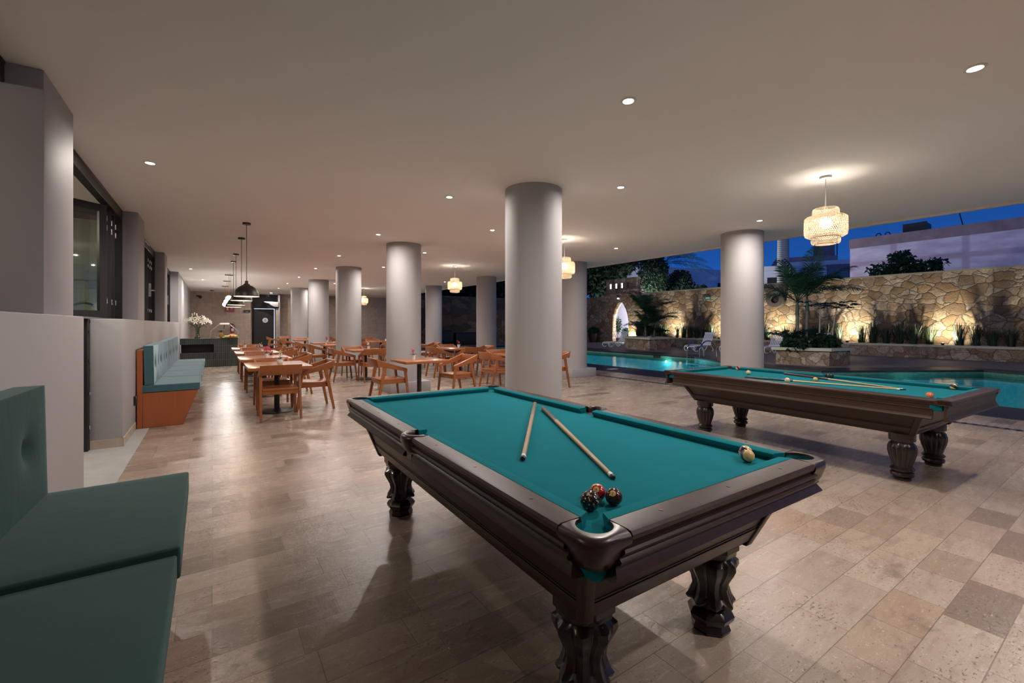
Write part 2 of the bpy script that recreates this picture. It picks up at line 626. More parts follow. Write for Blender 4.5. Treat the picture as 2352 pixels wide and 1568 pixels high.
# indoor room behind the folding windows
M['indoor'] = m_plain('indoor_grey_paint', (.50, .50, .48), .7, .06, 2)
struct('floor_indoor', MB().bb(-7, -1.3, -7, 20, .0, .006), M['concrete'], 'grey floor of the indoor room', 'floor')
struct('ceiling_indoor', MB().bb(-7, -1.25, -7, 20, H + .02, H + .3), m_plain('indoor_ceiling_cream', (.74, .69, .60), .8, .03, 1), 'cream ceiling of the indoor room', 'ceiling')
struct('wall_indoor', MB().bb(-7, -6.8, -7, 20, 0, H + .1), M['indoor'], 'grey side wall of the indoor room', 'wall')
wi = MB().bb(-7, -1.25, 15.0, 15.2, 0, H + .1)
for (x0, x1, z0, z1) in ((-3.3, -1.7, .3, 2.35), (-5.4, -3.6, .3, 2.35)):      # raised picture moulding
    for (a, b, c, d) in ((x0, x1, z1 - .05, z1), (x0, x1, z0, z0 + .05), (x0, x0 + .05, z0, z1), (x1 - .05, x1, z0, z1)):
        wi.bb(a, b, 14.96, 15.01, c, d)
wi.bb(-7, -1.3, 14.92, 15.01, 2.5, 2.58)
struct('wall_indoor_end', wi, M['indoor'], 'grey panelled end wall seen through the first folding window', 'wall')


def indoor_lamp(x, y, z, label):
    t = thing('wall_sconce', label, 'wall lamp', (x, y, z))
    MB().lathe([(.05, -.02), (.075, .10), (.07, .105), (.045, -.015)], 16).build('shade', m_emit('sconce_glow', (1, .72, .42), 9), t)
    MB().bb(-.02, .02, 0, .13, -.06, -.02).build('bracket', M['black'], t)
    return t


indoor_lamp(-2.25, 14.84, 1.75, 'small lit sconce on the indoor panelled wall, left of two')
indoor_lamp(-1.95, 14.84, 1.75, 'small lit sconce on the indoor panelled wall, right of two')
for i, (x, y) in enumerate(((-3.2, 8), (-3.2, 13), (-3.2, 2.5))):
    t = thing('ceiling_lamp', ('flush lamp on the indoor ceiling beyond the first folding window', 'flush lamp on the indoor ceiling near the panelled end wall', 'flush lamp on the indoor ceiling beside the camera')[i], 'lamp', (x, y, H + .02))
    MB().lathe([(.16, 0), (.15, -.05), (.02, -.07)], 24).build('diffuser', m_emit('lamp_diffuser', (1, .88, .7), 5), t)
    lamp(t, 'POINT', P_ROOM, (1, .88, .72), (0, 0, -.25), .12)


def window(n, y0, y1, leaves, label):
    w_ = thing('window_%d' % n, label, 'window')
    w_['kind'] = 'structure'
    MB().bb(-1.20, -1.11, y0, y1, H - .14, H).bb(-1.135, -1.105, y0, y1, H - .025, H + .0).build('header_track', M['black'], w_, bevel=.004)
    MB().bb(-1.20, -1.11, y0, y0 + .05, 1.465, H - .14).build('jamb', M['black'], w_)
    if n > 1: MB().bb(-1.20, -1.11, y1 - .05, y1, 1.465, H - .14).build('jamb', M['black'], w_)
    MB().bb(-1.19, -1.12, y0, y1, 1.465, 1.485).build('sill_track', M['black'], w_)
    for (ax, ay, bx, by) in leaves:
        a, b = Vector((ax, ay, 0)), Vector((bx, by, 0))
        d = (b - a).normalized()
        L = (b - a).length
        nrm = Vector((-d.y, d.x, 0))
        z0, z1 = 1.49, 2.95
        ang = math.atan2(d.y, d.x)
        fr = MB()
        for s, wd in ((0, .085), (1, .085)):
            c = a + d * (wd / 2 if s == 0 else L - wd / 2)
            fr.box((c.x, c.y, (z0 + z1) / 2), (wd, .05, z1 - z0), ang)
        m = (a + b) / 2
        fr.box((m.x, m.y, z0 + .045), (L - .1, .048, .09), ang)
        fr.box((m.x, m.y, z1 - .045), (L - .1, .048, .09), ang)
        fo = fr.build('leaf_frame', M['black'], w_, bevel=.004)
        g = MB().box((m.x, m.y, (z0 + z1) / 2), (L - .15, .006, z1 - z0 - .16), ang)
        g.build('pane', M['glass'], fo)
        for zz in (z0 + .18, z1 - .2, z1 - .32):
            c = a - d * .005
            MB().lathe([(.012, zz), (.012, zz + .07)], 10, (c.x, c.y, 0)).build('hinge', M['chrome'], fo)
    return w_


window(1, .42, 4.21, [(-1.14, 3.3, -1.8, 3.1)], 'dark framed folding window beside the nearest bench, mostly out of view')
window(2, 4.97, 8.77, [(-1.15, 7.77, -1.72, 7.26), (-1.15, 8.12, -1.76, 7.86), (-1.15, 8.42, -1.78, 8.36)], 'black framed folding window with its leaves stacked open, nearest in view')
wn = window(3, 9.53, 13.31, [(-1.15, 12.3, -1.72, 12.0), (-1.15, 12.65, -1.76, 12.5), (-1.15, 12.95, -1.78, 12.95)], 'black framed folding window between the second and third piers')
MB().bb(-1.13, -1.09, 12.28, 12.33, 2.0, 2.28).bb(-1.10, -1.02, 12.295, 12.315, 2.12, 2.15).build('handle', M['chrome'], wn)
wn = window(4, 14.07, 17.9, [(-1.15, 16.9, -1.72, 16.7), (-1.15, 17.2, -1.75, 17.1)], 'black framed folding window farthest away, by the white end wall')
MB().bb(-1.13, -1.09, 16.9, 16.95, 2.0, 2.28).build('handle', M['chrome'], wn)
# door post standing in the gap of the parapet
t = thing('door_post', 'black metal door post with bright hinge pins standing in the parapet gap', 'door post', (-1.165, 6.70, 0))
MB().bb(-.035, .035, -.05, .05, 0, 1.465).build('post', M['black'], t, bevel=.004)
for zz in (.25, .62, .98, 1.30):
    MB().lathe([(.010, zz), (.010, zz + .035)], 8, (.045, -.03, 0)).build('hinge', M['chrome'], t)
t = thing('indoor_palm', 'tall potted palm seen through the first folding window', 'plant', (-2.6, 12.6, 0))
MB().lathe([(.14, 0), (.19, .38), (.17, .38), (.15, .3)], 20).build('pot', M['black'], t)
# (fronds added after the palm builder)
INDOOR_PALM = t

# columns
M['column'] = M['white']


def column(x, y, label):
    t = thing('round_column', label, 'column', (x, y, 0))
    MB().lathe([(.36, .0), (.36, H)], 64).build('shaft', M['column'], t)
    MB().bb(-.43, .43, -.43, .43, 0, .22).build('plinth', M['white'], t, bevel=.008, seg=2)
    return t


for x, y, s in ((3.39, 4.53, 'wide white round column right behind the near pool table'),
                (3.39, 9.14, 'white round column with square plinth behind the pink orchid table'),
                (3.39, 13.75, 'white round column third from the camera in the middle row'),
                (3.39, 18.26, 'white round column fourth from the camera in the middle row'),
                (3.39, 22.8, 'white round column farthest away in the middle row'),
                (8.20, 4.47, 'white round column at the pool edge behind the far pool table'),
                (8.27, 9.20, 'white round column at the pool edge, just right of the widest column'),
                (8.17, 13.74, 'white round column at the pool edge beside the dark garden opening'),
                (8.12, 18.2, 'narrow white round column left of the dark garden opening'),
                (8.12, 22.8, 'white round column at the far end of the pool-side row'),
                (8.20, -.1, 'white round column of the pool-side row beside the camera')):
    column(x, y, s)

# =================================================================== CEILING LAMPS
E_DISC = m_emit('downlight_glow', (1, .97, .93), 28)


def downlight(x, y, label):
    t = thing('ceiling_downlight', label, 'downlight', (x, y, H))
    MB().lathe([(.037, -.002), (.042, -.008), (.056, -.006), (.060, 0)], 28, caps=False).build('trim_ring', M['pot'], t)
    MB().lathe([(.037, -.003), (.001, -.003)], 24, caps=False).build('lens', E_DISC, t)
    lamp(t, 'AREA', P_DOWN, C_DOWN, (0, 0, -.012), .035)
    return t


for x, y, s in ((2.62, 2.30, 'bright ceiling downlight above the near pool table'),
                (4.19, .72, 'bright ceiling downlight at the right edge of the photo'),
                (4.19, 3.80, 'ceiling downlight between the two pool tables, just right of the wide column'),
                (2.62, 5.37, 'ceiling downlight left of the wide column head'),
                (-.54, 6.00, 'ceiling downlight beside the nearest folding window'),
                (4.18, 6.82, 'ceiling downlight in the gap left of the wide column'),
                (2.60, 8.36, 'ceiling downlight in front of the second middle column'),
                (7.42, 3.75, 'ceiling downlight beside the pool-side column behind the far pool table'),
                (7.47, 6.91, 'ceiling downlight between the two nearest pool-side columns'),
                (4.17, 9.87, 'ceiling downlight touching the right side of the second middle column'),
                (2.60, 11.48, 'ceiling downlight in front of the third middle column'),
                (4.20, 13.01, 'ceiling downlight right of the third middle column'),
                (2.60, 14.47, 'ceiling downlight in front of the fourth middle column'),
                (2.58, 17.45, 'small far ceiling downlight in front of the last middle column'),
                (2.58, 20.4, 'smallest far ceiling downlight near the black door'),
                (7.70, 16.19, 'small ceiling downlight left of the hanging rattan lamp'),
                (-.54, 16.72, 'small ceiling downlight above the flower vase end of the bench'),
                (4.20, 16.2, 'ceiling downlight hidden behind the third middle column'),
                (2.58, 23.4, 'added ceiling downlight hidden behind the black dome pendants near the back wall'),  # from here to the back wall: unseen lamps added to brighten the far end
                (4.20, 19.3, 'added ceiling downlight hidden behind the fourth middle column'),
                (4.20, 22.4, 'added ceiling downlight hidden behind the last middle column'),
                (7.70, 19.4, 'added ceiling downlight hidden behind the pool-side columns far back'),
                (-.30, 20.5, 'added ceiling downlight hidden behind the white end of the left wall'),
                (6.30, 25.5, 'added ceiling downlight hidden behind the third middle column near the back wall'),  # added behind the column to lift the dark back wall
                (2.62, -.75, 'ceiling downlight behind the camera, middle row'),
                (4.19, -2.3, 'ceiling downlight behind the camera, right row'),
                (7.45, .65, 'ceiling downlight beside the pool out of view on the right')):
    downlight(x, y, s)
t = thing('door_downlight', 'tiny downlight in the ceiling of the black door recess', 'downlight', (2.65, 27.15, H))
MB().lathe([(.05, -.003), (.001, -.003)], 16, caps=False).build('lens', E_DISC, t)
lamp(t, 'AREA', 20, C_DOWN, (0, 0, -.012), .035)


def dome_pendant(x, y, label):
    t = thing('dome_pendant', label, 'pendant lamp', (x, y, 0), 0, 'black dome pendants above the bench tables')
    MB().lathe([(.06, H - .03), (.062, H - .001), (.02, H)], 20).build('canopy', M['black'], t)
    MB().tube([(0, 0, 2.08), (0, 0, H - .01)], .0045, 8).build('cord', M['black'], t)
    pr = [(.024, 2.13), (.026, 2.085), (.045, 2.075), (.05, 2.06), (.085, 2.045), (.125, 2.015), (.160, 1.97), (.183, 1.915), (.190, 1.87)]
    inn = [(r - .004, z - .002) for r, z in reversed(pr[2:])]
    MB().lathe(pr + inn, 40, caps=True).build('shade', m_shade, t)
    MB().sphere((0, 0, 1.965), .045, 16, 10).build('bulb', m_bulb, t)
    lamp(t, 'POINT', P_DOME, (1, .80, .58), (0, 0, 1.90), .05)
    return t


t_ = NT('black_shade_white_inside')
geo = t_.n('NewGeometry')
sp_ = t_.n('SeparateXYZ')
cr_ = t_.n('TexCoord')
# outside enamel black; inner skin (points towards the axis) pale copper
dot = t_.n('VectorMath', operation='DOT_PRODUCT')
t_.l(cr_.outputs['Normal'], dot.inputs[0])
cv = t_.n('VectorMath', operation='MULTIPLY')
t_.l(cr_.outputs['Object'], cv.inputs[0])
cv.inputs[1].default_value = (1, 1, 0)
t_.l(cv.outputs[0], dot.inputs[1])
inside = t_.math('LESS_THAN', dot.outputs['Value'], 0.0)
t_.bsdf(t_.mix(inside, (.018, .013, .011), (.75, .58, .45)), .4)
m_shade = t_.m
m_bulb = m_emit('warm_bulb', (1, .84, .66), 22)
for y, s in ((8.65, 'largest black dome pendant, nearest, above the first bench table'),
             (10.2, 'second black dome pendant, partly behind the nearest one'),
             (12.6, 'third black dome pendant in the row above the bench tables'),
             (14.1, 'farthest black dome pendant, its rim just above the red sign')):
    dome_pendant(.48, y, s)
m_globe = m_emit('opal_globe_glow', (.97, .98, 1), 9)
for y, s in ((18.04, 'glowing white globe pendant above the counter, nearest and highest of three'),
             (20.6, 'glowing white globe pendant, middle one of three'),
             (23.4, 'glowing white globe pendant, lowest of three in the photo')):
    t = thing('globe_pendant', s, 'pendant lamp', (.48, y, 0), 0, 'glowing globe pendants')
    MB().bb(-.12, .12, -.03, .03, H - .025, H).build('canopy', M['black'], t)
    MB().tube([(0, 0, 2.38), (0, 0, H - .02)], .006, 8).build('rod', m_plain('brass_rod', (.5, .32, .12), .3, .05, 5, Metallic=1.0), t)
    MB().tube([(.06, 0, 2.36), (.06, 0, H - .02)], .003, 6).build('cable', M['black'], t)
    MB().sphere((0, 0, 2.29), .10, 24, 14).build('globe', m_globe, t)
    lamp(t, 'POINT', P_GLOBE, (1, .95, .9), (0, 0, 2.16), .08)

# rattan lamps: three stacked woven drums
m_rat = NT('bamboo_strip')
v_ = m_rat.coord((30, 30, 4))
c_ = m_rat.ramp(m_rat.noise(v_, 3, 3), [(.3, (.36, .28, .19)), (.7, (.47, .39, .28))])
d_ = m_rat.n('BsdfDiffuse')
tl_ = m_rat.n('BsdfTranslucent')
m_rat.l(c_, d_.inputs[0])
m_rat.l(c_, tl_.inputs[0])
x_ = m_rat.n('MixShader')
x_.inputs[0].default_value = .30
m_rat.l(d_.outputs[0], x_.inputs[1])
m_rat.l(tl_.outputs[0], x_.inputs[2])
m_rat.l(x_.outputs[0], m_rat.o.inputs[0])
m_rat = m_rat.m
m_ratbulb = m_emit('opal_bulb', (1, .90, .76), 10)


def weave(prof, n, turn, wd):
    """strips wound both ways over a drum profile [(r,z)...]"""
    b = MB()
    K = 14
    def at(s):
        q = s * (len(prof) - 1)
        i = min(int(q), len(prof) - 2)
        f = q - i
        return (prof[i][0] * (1 - f) + prof[i + 1][0] * f, prof[i][1] * (1 - f) + prof[i + 1][1] * f)
    for sgn in (1, -1):
        for k in range(n):
            a0 = 2 * PI * k / n
            vs = []
            for j in range(K + 1):
                r, z = at(j / K)
                r += .0012 * sgn
                a = a0 + sgn * turn * j / K
                da = wd / 2 / max(r, .03)
                vs += [(r * math.cos(a - da), r * math.sin(a - da), z), (r * math.cos(a + da), r * math.sin(a + da), z)]
            b.add(vs, [(2 * j, 2 * j + 1, 2 * j + 3, 2 * j + 2) for j in range(K)])
    return b


def hoop(r, z, th=.005):
    return [(r * math.cos(2 * PI * k / 40), r * math.sin(2 * PI * k / 40), z) for k in range(40)], th


RAT = None
for x, y, s in ((5.84, 2.21, 'large woven rattan pendant hanging above the far pool table'),
                (5.82, 6.75, 'woven rattan pendant half hidden behind the wide column'),
                (5.82, 11.57, 'woven rattan pendant above the table by the dark garden opening'),
                (5.90, 21.2, 'small far woven rattan pendant between two middle columns')):
    if RAT is None:
        t = RAT = thing('rattan_pendant', s, 'pendant lamp', (x, y, 0), 0, 'rattan pendants')
        MB().lathe([(.02, H - .03), (.06, H - .026), (.062, H)], 24).build('canopy', M['pot'], t)
        MB().tube([(0, 0, 2.74), (0, 0, 2.82), (0, 0, H - .02)], [.009, .006, .0035], 10).build('cord', M['pot'], t)
        tiers = (([(.10, 2.735), (.122, 2.728), (.131, 2.70), (.131, 2.62)], 40, 1.3, .0068),
                 ([(.135, 2.645), (.185, 2.64), (.207, 2.62), (.21, 2.57), (.21, 2.46), (.203, 2.42), (.175, 2.402), (.135, 2.398)], 58, 1.9, .0078),
                 ([(.138, 2.42), (.143, 2.40), (.143, 2.35), (.135, 2.328), (.105, 2.322)], 42, 1.2, .0068))
        for pf, n, tw, wd in tiers:
            o = weave(pf, n, tw, wd).build('woven_drum', m_rat, t, fix=False, sharp=180)
            for r, z in (pf[0], pf[-1]):
                pts, th = hoop(r, z, .0045)
                MB().tube(pts, th, 6, closed=True).build('rim', m_rat, o)
        MB().sphere((0, 0, 2.56), .062, 20, 12).build('bulb', m_ratbulb, t)
        MB().tube([(0, 0, 2.62), (0, 0, 2.74)], .018, 12).build('lamp_holder', M['pot'], t)
        lamp(t, 'POINT', P_RATTAN, C_WARM, (0, 0, 2.56), .075)
    else:
        dup(RAT, (x, y, 0), R.random() * 3, s, 'rattan pendants')

# =================================================================== POOL TABLES
HW, HLS = .69, (1.38, 1.405)    # outer half width / half lengths of the two tables
RW = .088                     # rail width
BOT = .415                     # underside of the cabinet


def table_leg(kind, top):
    """carved leg: 0 = octagonal with flared acanthus skirt, 1 = round with fluted vase"""
    b = MB()
    if kind == 0:
        def oct_(a, s=1.0):
            q = (a + PI / 8) % (PI / 4) - PI / 8
            return 1 / math.cos(q) * s
        n = 64
        prof = [(.074, 0, 0), (.078, .012, 0), (.070, .035, 0), (.088, .062, 0), (.092, .078, 0), (.080, .098, 0), (.060, .112, 0), (.058, .120, 0),
                (.092, .128, 1), (.096, .138, 1), (.080, .165, 1), (.070, .20, 1), (.076, .235, 1), (.096, .275, 1), (.108, .305, 1), (.106, .325, 1), (.092, .338, .5),
                (.084, .345, 0), (.088, .352, 0), (.096, .356, 0), (.098, .372, 0), (.108, .385, 0), (.108, top, 0)]
        rings = []
        for r, z, carve in prof:
            ring = []
            for k in range(n):
                a = 2 * PI * k / n
                w8 = abs(math.cos(4 * a))
                lobe = (.84 + .19 * w8 ** .6 + .035 * math.cos(16 * a)) if carve else 0
                zz = z - (carve >= 1 and .018 * (1 - w8) * (z < .16) and 0) + (.016 * (1 - w8) if carve and z < .15 else 0)
                q = r * 1.07 * (carve * lobe + (1 - carve) * oct_(a) * .96)
                ring.append((q * math.cos(a), q * math.sin(a), zz))
            rings.append(ring)
        b.loft(rings)
    else:
        prof = [(.060, 0), (.066, .012), (.066, .022), (.060, .028), (.082, .038), (.088, .055), (.084, .070), (.070, .080), (.072, .088), (.086, .092), (.090, .104), (.082, .112),
                (.070, .125), (.074, .15), (.088, .20), (.100, .25), (.102, .29), (.094, .325), (.078, .345), (.080, .352), (.094, .356), (.098, .37), (.098, top)]
        def mod(a, z):
            if .115 < z < .335:
                s = math.sin(PI * (z - .115) / .22)
                return 1 + .07 * s * (abs(math.cos(7 * a)) * 2 - 1.2)
            return 1
        b.lathe(prof, 84, mod=mod)
    return b


def rail_profile(zt, inner, outer):
    """cross-section (outward u, z) of a wooden rail with rolled nose"""
    return [(inner, zt), (outer - .018, zt), (outer - .006, zt - .003), (outer, zt - .012), (outer - .002, zt - .026), (outer - .010, zt - .034),
            (outer - .013, zt - .038), (outer - .015, zt - .046), (inner, zt - .046)]


def apron_profile(zt, outer, depth):
    o = outer
    z0 = zt - .046
    return [(o - .016, z0), (o - .006, z0 - .002), (o - .001, z0 - .009), (o - .006, z0 - .018), (o - .016, z0 - .021), (o - .012, z0 - .026), (o - .002, z0 - .032), (o - .004, z0 - .039),
            (o - .016, z0 - .044), (o - .014, z0 - .050), (o - .001, z0 - depth + .013), (o + .001, z0 - depth + .006), (o - .014, z0 - depth), (o - .050, z0 - depth), (o - .050, z0)]


def flat_apron_profile(zt, outer, depth):
    o = outer
    z0 = zt - .046
    return [(o - .022, z0), (o - .022, z0 - .030), (o - .012, z0 - .036), (o - .020, z0 - .044), (o - .022, z0 - depth + .030), (o - .008, z0 - depth + .020),
            (o - .004, z0 - depth + .010), (o - .010, z0 - depth), (o - .050, z0 - depth), (o - .050, z0)]


def side_frame(side):
    """side 0..3 -> function (along, out, z) -> local xyz"""
    def f(s, u, z):
        if side == 0: return (s, -u, z)
        if side == 1: return (u, s, z)
        if side == 2: return (-s, u, z)
        return (-u, -s, z)
    return f


def extrude_side(b, side, prof, s0, s1, cut0=0, cut1=0):
    """extrude profile [(u,z)] along a side from s0 to s1; cut = end slant per unit of u"""
    f = side_frame(side)
    um = max(u for u, z in prof)
    b.loft([[f(s0 + cut0 * (um - u), u, z) for u, z in prof], [f(s1 - cut1 * (um - u), u, z) for u, z in prof]])


def pool_table(name, label, loc, rz, zt, kind):
    t = thing(name, label, 'pool table', loc, rz)
    W = M['pooltable']
    HL = HLS[kind]
    zb = zt - .037
    ix, iy = HW - RW, HL - RW            # cloth / rail line
    # bed: cloth over slate, with rounded corners that run into the pockets
    bed = MB().prism([(-ix - .02, -iy - .02), (ix + .02, -iy - .02), (ix + .02, iy + .02), (-ix - .02, iy + .02)], zb - .03, zb)
    bed.build('bed_cloth', M['felt'], t)
    # cushions
    nose = .050
    cp = lambda u: [(u, zt + .001), (u - nose + .006, zt - .001), (u - nose, zt - .006), (u - nose, zt - .014), (u - nose + .016, zb - .0015), (u, zb - .0015)]
    gapc, gapm = .085, .062
    for side in range(4):
        u = iy if side in (0, 2) else ix
        half = ix if side in (0, 2) else iy
        spans = [(-half + gapc, half - gapc)] if side in (0, 2) else [(-half + gapc, -gapm), (gapm, half - gapc)]
        for s0, s1 in spans:
            b = MB()
            c0 = .85 if abs(s0) > gapm + .01 else .35
            c1 = .85 if abs(s1) > gapm + .01 else .35
            if side in (0, 2): c0 = c1 = .85
            extrude_side(b, side, cp(u), s0 - (.028 if abs(s0) > gapm + .01 else .012), s1 + (.028 if abs(s1) > gapm + .01 else .012), c0 * .6, c1 * .6)
            b.build('cushion', M['felt'], t, sharp=50)
    # rails with bolt-head sights
    for side in range(4):
        inner, outer = (iy, HL) if side in (0, 2) else (ix, HW)
        half = ix if side in (0, 2) else iy
        if kind == 0:
            spans = [(-half + .061, half - .061)] if side in (0, 2) else [(-half + .061, -.075), (.075, half - .061)]
        else:
            spans = [(-HW, HW)] if side in (0, 2) else [(-half + .01, half - .01)]
        for s0, s1 in spans:
            b = MB()
            extrude_side(b, side, rail_profile(zt, inner, outer), s0, s1)
            ro = b.build('rail', W, t, sharp=30)
            f = side_frame(side)
            for k in range(3):
                s = s0 + (s1 - s0) * (k + .5) / 3
                c = f(s, (inner + outer) / 2 - .005, zt)
                m_ = MB().lathe([(.0065, -.002), (.0065, .0012), (.001, .0014)], 12, c)
                m_.build('sight', M['dot'], ro)
    # moulded aprons below the rails
    for side in range(4):
        outer = HL if side in (0, 2) else HW
        half = HW if side in (0, 2) else HL
        if kind == 0:
            pr = apron_profile(zt, outer, .082)
            spans = [(-half + .125, half - .125)] if side in (0, 2) else [(-half + .125, -.055), (.055, half - .125)]
        else:
            pr = flat_apron_profile(zt, outer, .125) if side in (1, 3) else [(outer - .022, zt - .046), (outer - .020, zt - .058), (outer - .032, zt - .085), (outer - .034, zt - .120), (outer - .022, zt - .150), (outer - .012, zt - .160), (outer - .012, zt - .170), (outer - .05, zt - .170), (outer - .05, zt - .046)]
            spans = [(-half + .005, half - .005)] if side in (0, 2) else [(-half + .125, half - .125)]
        for s0, s1 in spans:
            b = MB()
            f = side_frame(side)
            if kind == 0:     # ends sweep inwards towards the bottom
                K = len(pr)
                zz = [z for u, z in pr]
                z1, z0 = max(zz), min(zz)
                sl = lambda z: .05 * ((z1 - z) / (z1 - z0))
                e0 = .0 if abs(s0) < .1 else 1
                e1 = .0 if abs(s1) < .1 else 1
                b.loft([[f(s0 - e0 * sl(z) * .9, u, z) for u, z in pr], [f(s1 + e1 * sl(z) * .9, u, z) for u, z in pr]])
            else:
                extrude_side(b, side, pr, s0, s1)
            b.build('apron', W, t, sharp=25)
    # cabinet: inward sloping box with framed panels
    ztop = zb - .03
    tx, ty, bx, by = HW - .075, HL - .10, .505, 1.145
    if kind == 1: tx, ty, bx, by = HW - .052, HL - .17, .475, 1.11
    cab = MB().loft([[(-tx, -ty, ztop), (tx, -ty, ztop), (tx, ty, ztop), (-tx, ty, ztop)], [(-bx, -by, BOT + .03), (bx, -by, BOT + .03), (bx, by, BOT + .03), (-bx, by, BOT + .03)]])
    cab.build('cabinet', W, t, bevel=.004)
    # raised frame strips along the sloping faces (top & bottom mouldings, corner posts)
    fr = MB()
    def P(sx_, sy_, f_, out=0.0):
        x = (bx + (tx - bx) * f_ + out) * sx_
        y = (by + (ty - by) * f_ + out) * sy_
        return (x, y, BOT + .03 + (ztop - BOT - .03) * f_)
    cor = [(-1, -1), (1, -1), (1, 1), (-1, 1)]
    for i in range(4):
        a, c = cor[i], cor[(i + 1) % 4]
        for f0, f1, o_ in ((-.02, .17, .004), (.20, .215, .003)):
            q = [P(*a, f0, 0), P(*a, f0, o_), P(*a, f1, o_), P(*a, f1, 0)]
            r_ = [P(*c, f0, 0), P(*c, f0, o_), P(*c, f1, o_), P(*c, f1, 0)]
            fr.loft([q, r_])
    fr.build('cabinet_moulding', W, t, bevel=.003)
    for a in cor:
        MB().loft([[(P(*a, f_, .010)[0] - (.045 * a[0] if k in (1, 2) else 0), P(*a, f_, .010)[1] - (.045 * a[1] if k in (2, 3) else 0), P(*a, f_)[2]) for k in range(4)] for f_ in (-.10, .98)]).build('corner_post', W, t, bevel=.004)
    MB().bb(-bx + .02, bx - .02, -by + .02, by - .02, BOT, BOT + .035).build('base_board', W, t, bevel=.003)
    # legs
    lx, ly = .392, 1.0
    for sx_ in (-1, 1):
        for sy_ in (-1, 1):
            lb = table_leg(kind, BOT + .01)
            lb.v = [(x + lx * sx_ + (.018 if kind == 0 else 0), y + ly * sy_, z) for x, y, z in lb.v]
            lb.build('leg', M['legwood'], t, sharp=32)
    # pockets
    if kind == 0:
        for sx_, sy_ in cor:
            # inner edge: three-quarter circle on the cloth corner; outer edge: rounded rail corner
            K = 30
            ri, ro_, cut = .053, .062, .058
            Lx, Ly = HW - (ix - cut) - ro_, HL - (iy - cut) - ro_
            tot = Lx + Ly + ro_ * PI / 2
            inn, outr = [], []
            for j in range(K + 1):
                q = j / K
                a = PI - 1.5 * PI * q
                inn.append((ix + ri * math.cos(a), iy + ri * math.sin(a)))
                d = q * tot
                if d < Lx: outr.append((ix - cut + d, HL))
                elif d < Lx + ro_ * PI / 2:
                    b_ = PI / 2 - (d - Lx) / ro_
                    outr.append((HW - ro_ + ro_ * math.cos(b_), HL - ro_ + ro_ * math.sin(b_)))
                else: outr.append((HW, HL - ro_ - (d - Lx - ro_ * PI / 2)))
            sec = [(0, -.010), (.06, .0005), (.45, .0015), (.78, -.001), (.95, -.008), (1.03, -.020), (1.0, -.034), (.88, -.046), (.72, -.070), (.30, -.098), (.02, -.098), (0, -.06)]
            rings = []
            for (x0, y0), (x1, y1) in zip(inn, outr):
                rings.append([(sx_ * (x0 + (x1 - x0) * w_), sy_ * (y0 + (y1 - y0) * w_), zt + z) for w_, z in sec])
            MB().loft(rings).build('corner_pocket', M['leather'], t, sharp=60)
            lin = MB().lathe([(.001, zb + .0006), (ri + .002, zb + .0006), (ri + .002, zb - .05)], 28, (sx_ * ix, sy_ * iy, 0), caps=False)
            lin.add([(sx_ * (ix + (x0 - ix) * .985), sy_ * (iy + (y0 - iy) * .985), z) for x0, y0 in inn for z in (zb, zt - .012)], [(2 * j, 2 * j + 2, 2 * j + 3, 2 * j + 1) for j in range(K)])
            lin.build('pocket_cloth', M['felt'], t, fix=False)
        for sx_ in (-1, 1):
            rings = []
            K = 18
            for j in range(K + 1):
                q = -1 + 2 * j / K
                a = (0 if sx_ > 0 else PI) + q * math.radians(98)
                wd = .034 + .010 * abs(q)
                ri = .052
                ca, sa = math.cos(a), math.sin(a)
                sec = [(ri, zt - .006), (ri + .005, zt + .004), (ri + wd * .5, zt + .005), (ri + wd * .85, zt - .001), (ri + wd, zt - .014), (ri + wd * .9, zt - .034), (ri + wd * .6, zt - .07), (ri + .004, zt - .09), (ri - .002, zt - .05)]
                rings.append([(sx_ * (HW - .058) + r * ca, r * sa, z) for r, z in sec])
            MB().loft(rings).build('side_pocket', M['leather'], t, sharp=60)
            MB().lathe([(.05, zb - .02), (.05, zb + .0015), (.001, zb + .002)], 24, (sx_ * (HW - .062), 0, 0)).build('pocket_hole_shade', M['dot'], t)  # dark disc on the cloth, standing in for the shade of a hole
            # leather lip hanging over the apron gap
            MB().bb(sx_ * (HW - .035), sx_ * (HW - .012), -.04, .04, zt - .135, zt - .04).build('pocket_flap', M['leather'], t, bevel=.006)
        for sx_, sy_ in cor:   # torn teal bag edge under each corner casting
            cx, cy = sx_ * (ix - .004), sy_ * (iy - .004)
            MB().lathe([(.066, zt - .135), (.072, zt - .09)], 20, (cx, cy, 0), caps=False, mod=lambda a, z: .8 + .05 * math.sin(5 * a)).build('pocket_bag', M['felt'], t)
    else:
        for sx_, sy_ in cor:
            MB().bb(sx_ * (ix - .03), sx_ * (HW - .020), sy_ * (iy - .06), sy_ * (HL - .06), zt - .095, zt - .046).build('corner_block', M['felt'], t, bevel=.01, seg=2)
            MB().bb(sx_ * (ix - .01), sx_ * HW, sy_ * (iy - .02), sy_ * HL, zt - .044, zt - .001).build('rail_end', W, t, bevel=.006)
    return t


T1 = (1.525, 2.20)
pool_table('pool_table', 'near teal pool table in the foreground with leather corner pockets and carved octagonal legs', (T1[0], T1[1], 0), math.radians(-.9), .83, 0)
pool_table('pool_table', 'far teal pool table by the water, without corner pocket castings, on round fluted legs', (5.615, 2.335, 0), math.radians(-2.7), .79, 1)
Z1, Z2 = .83 - .037, .79 - .037


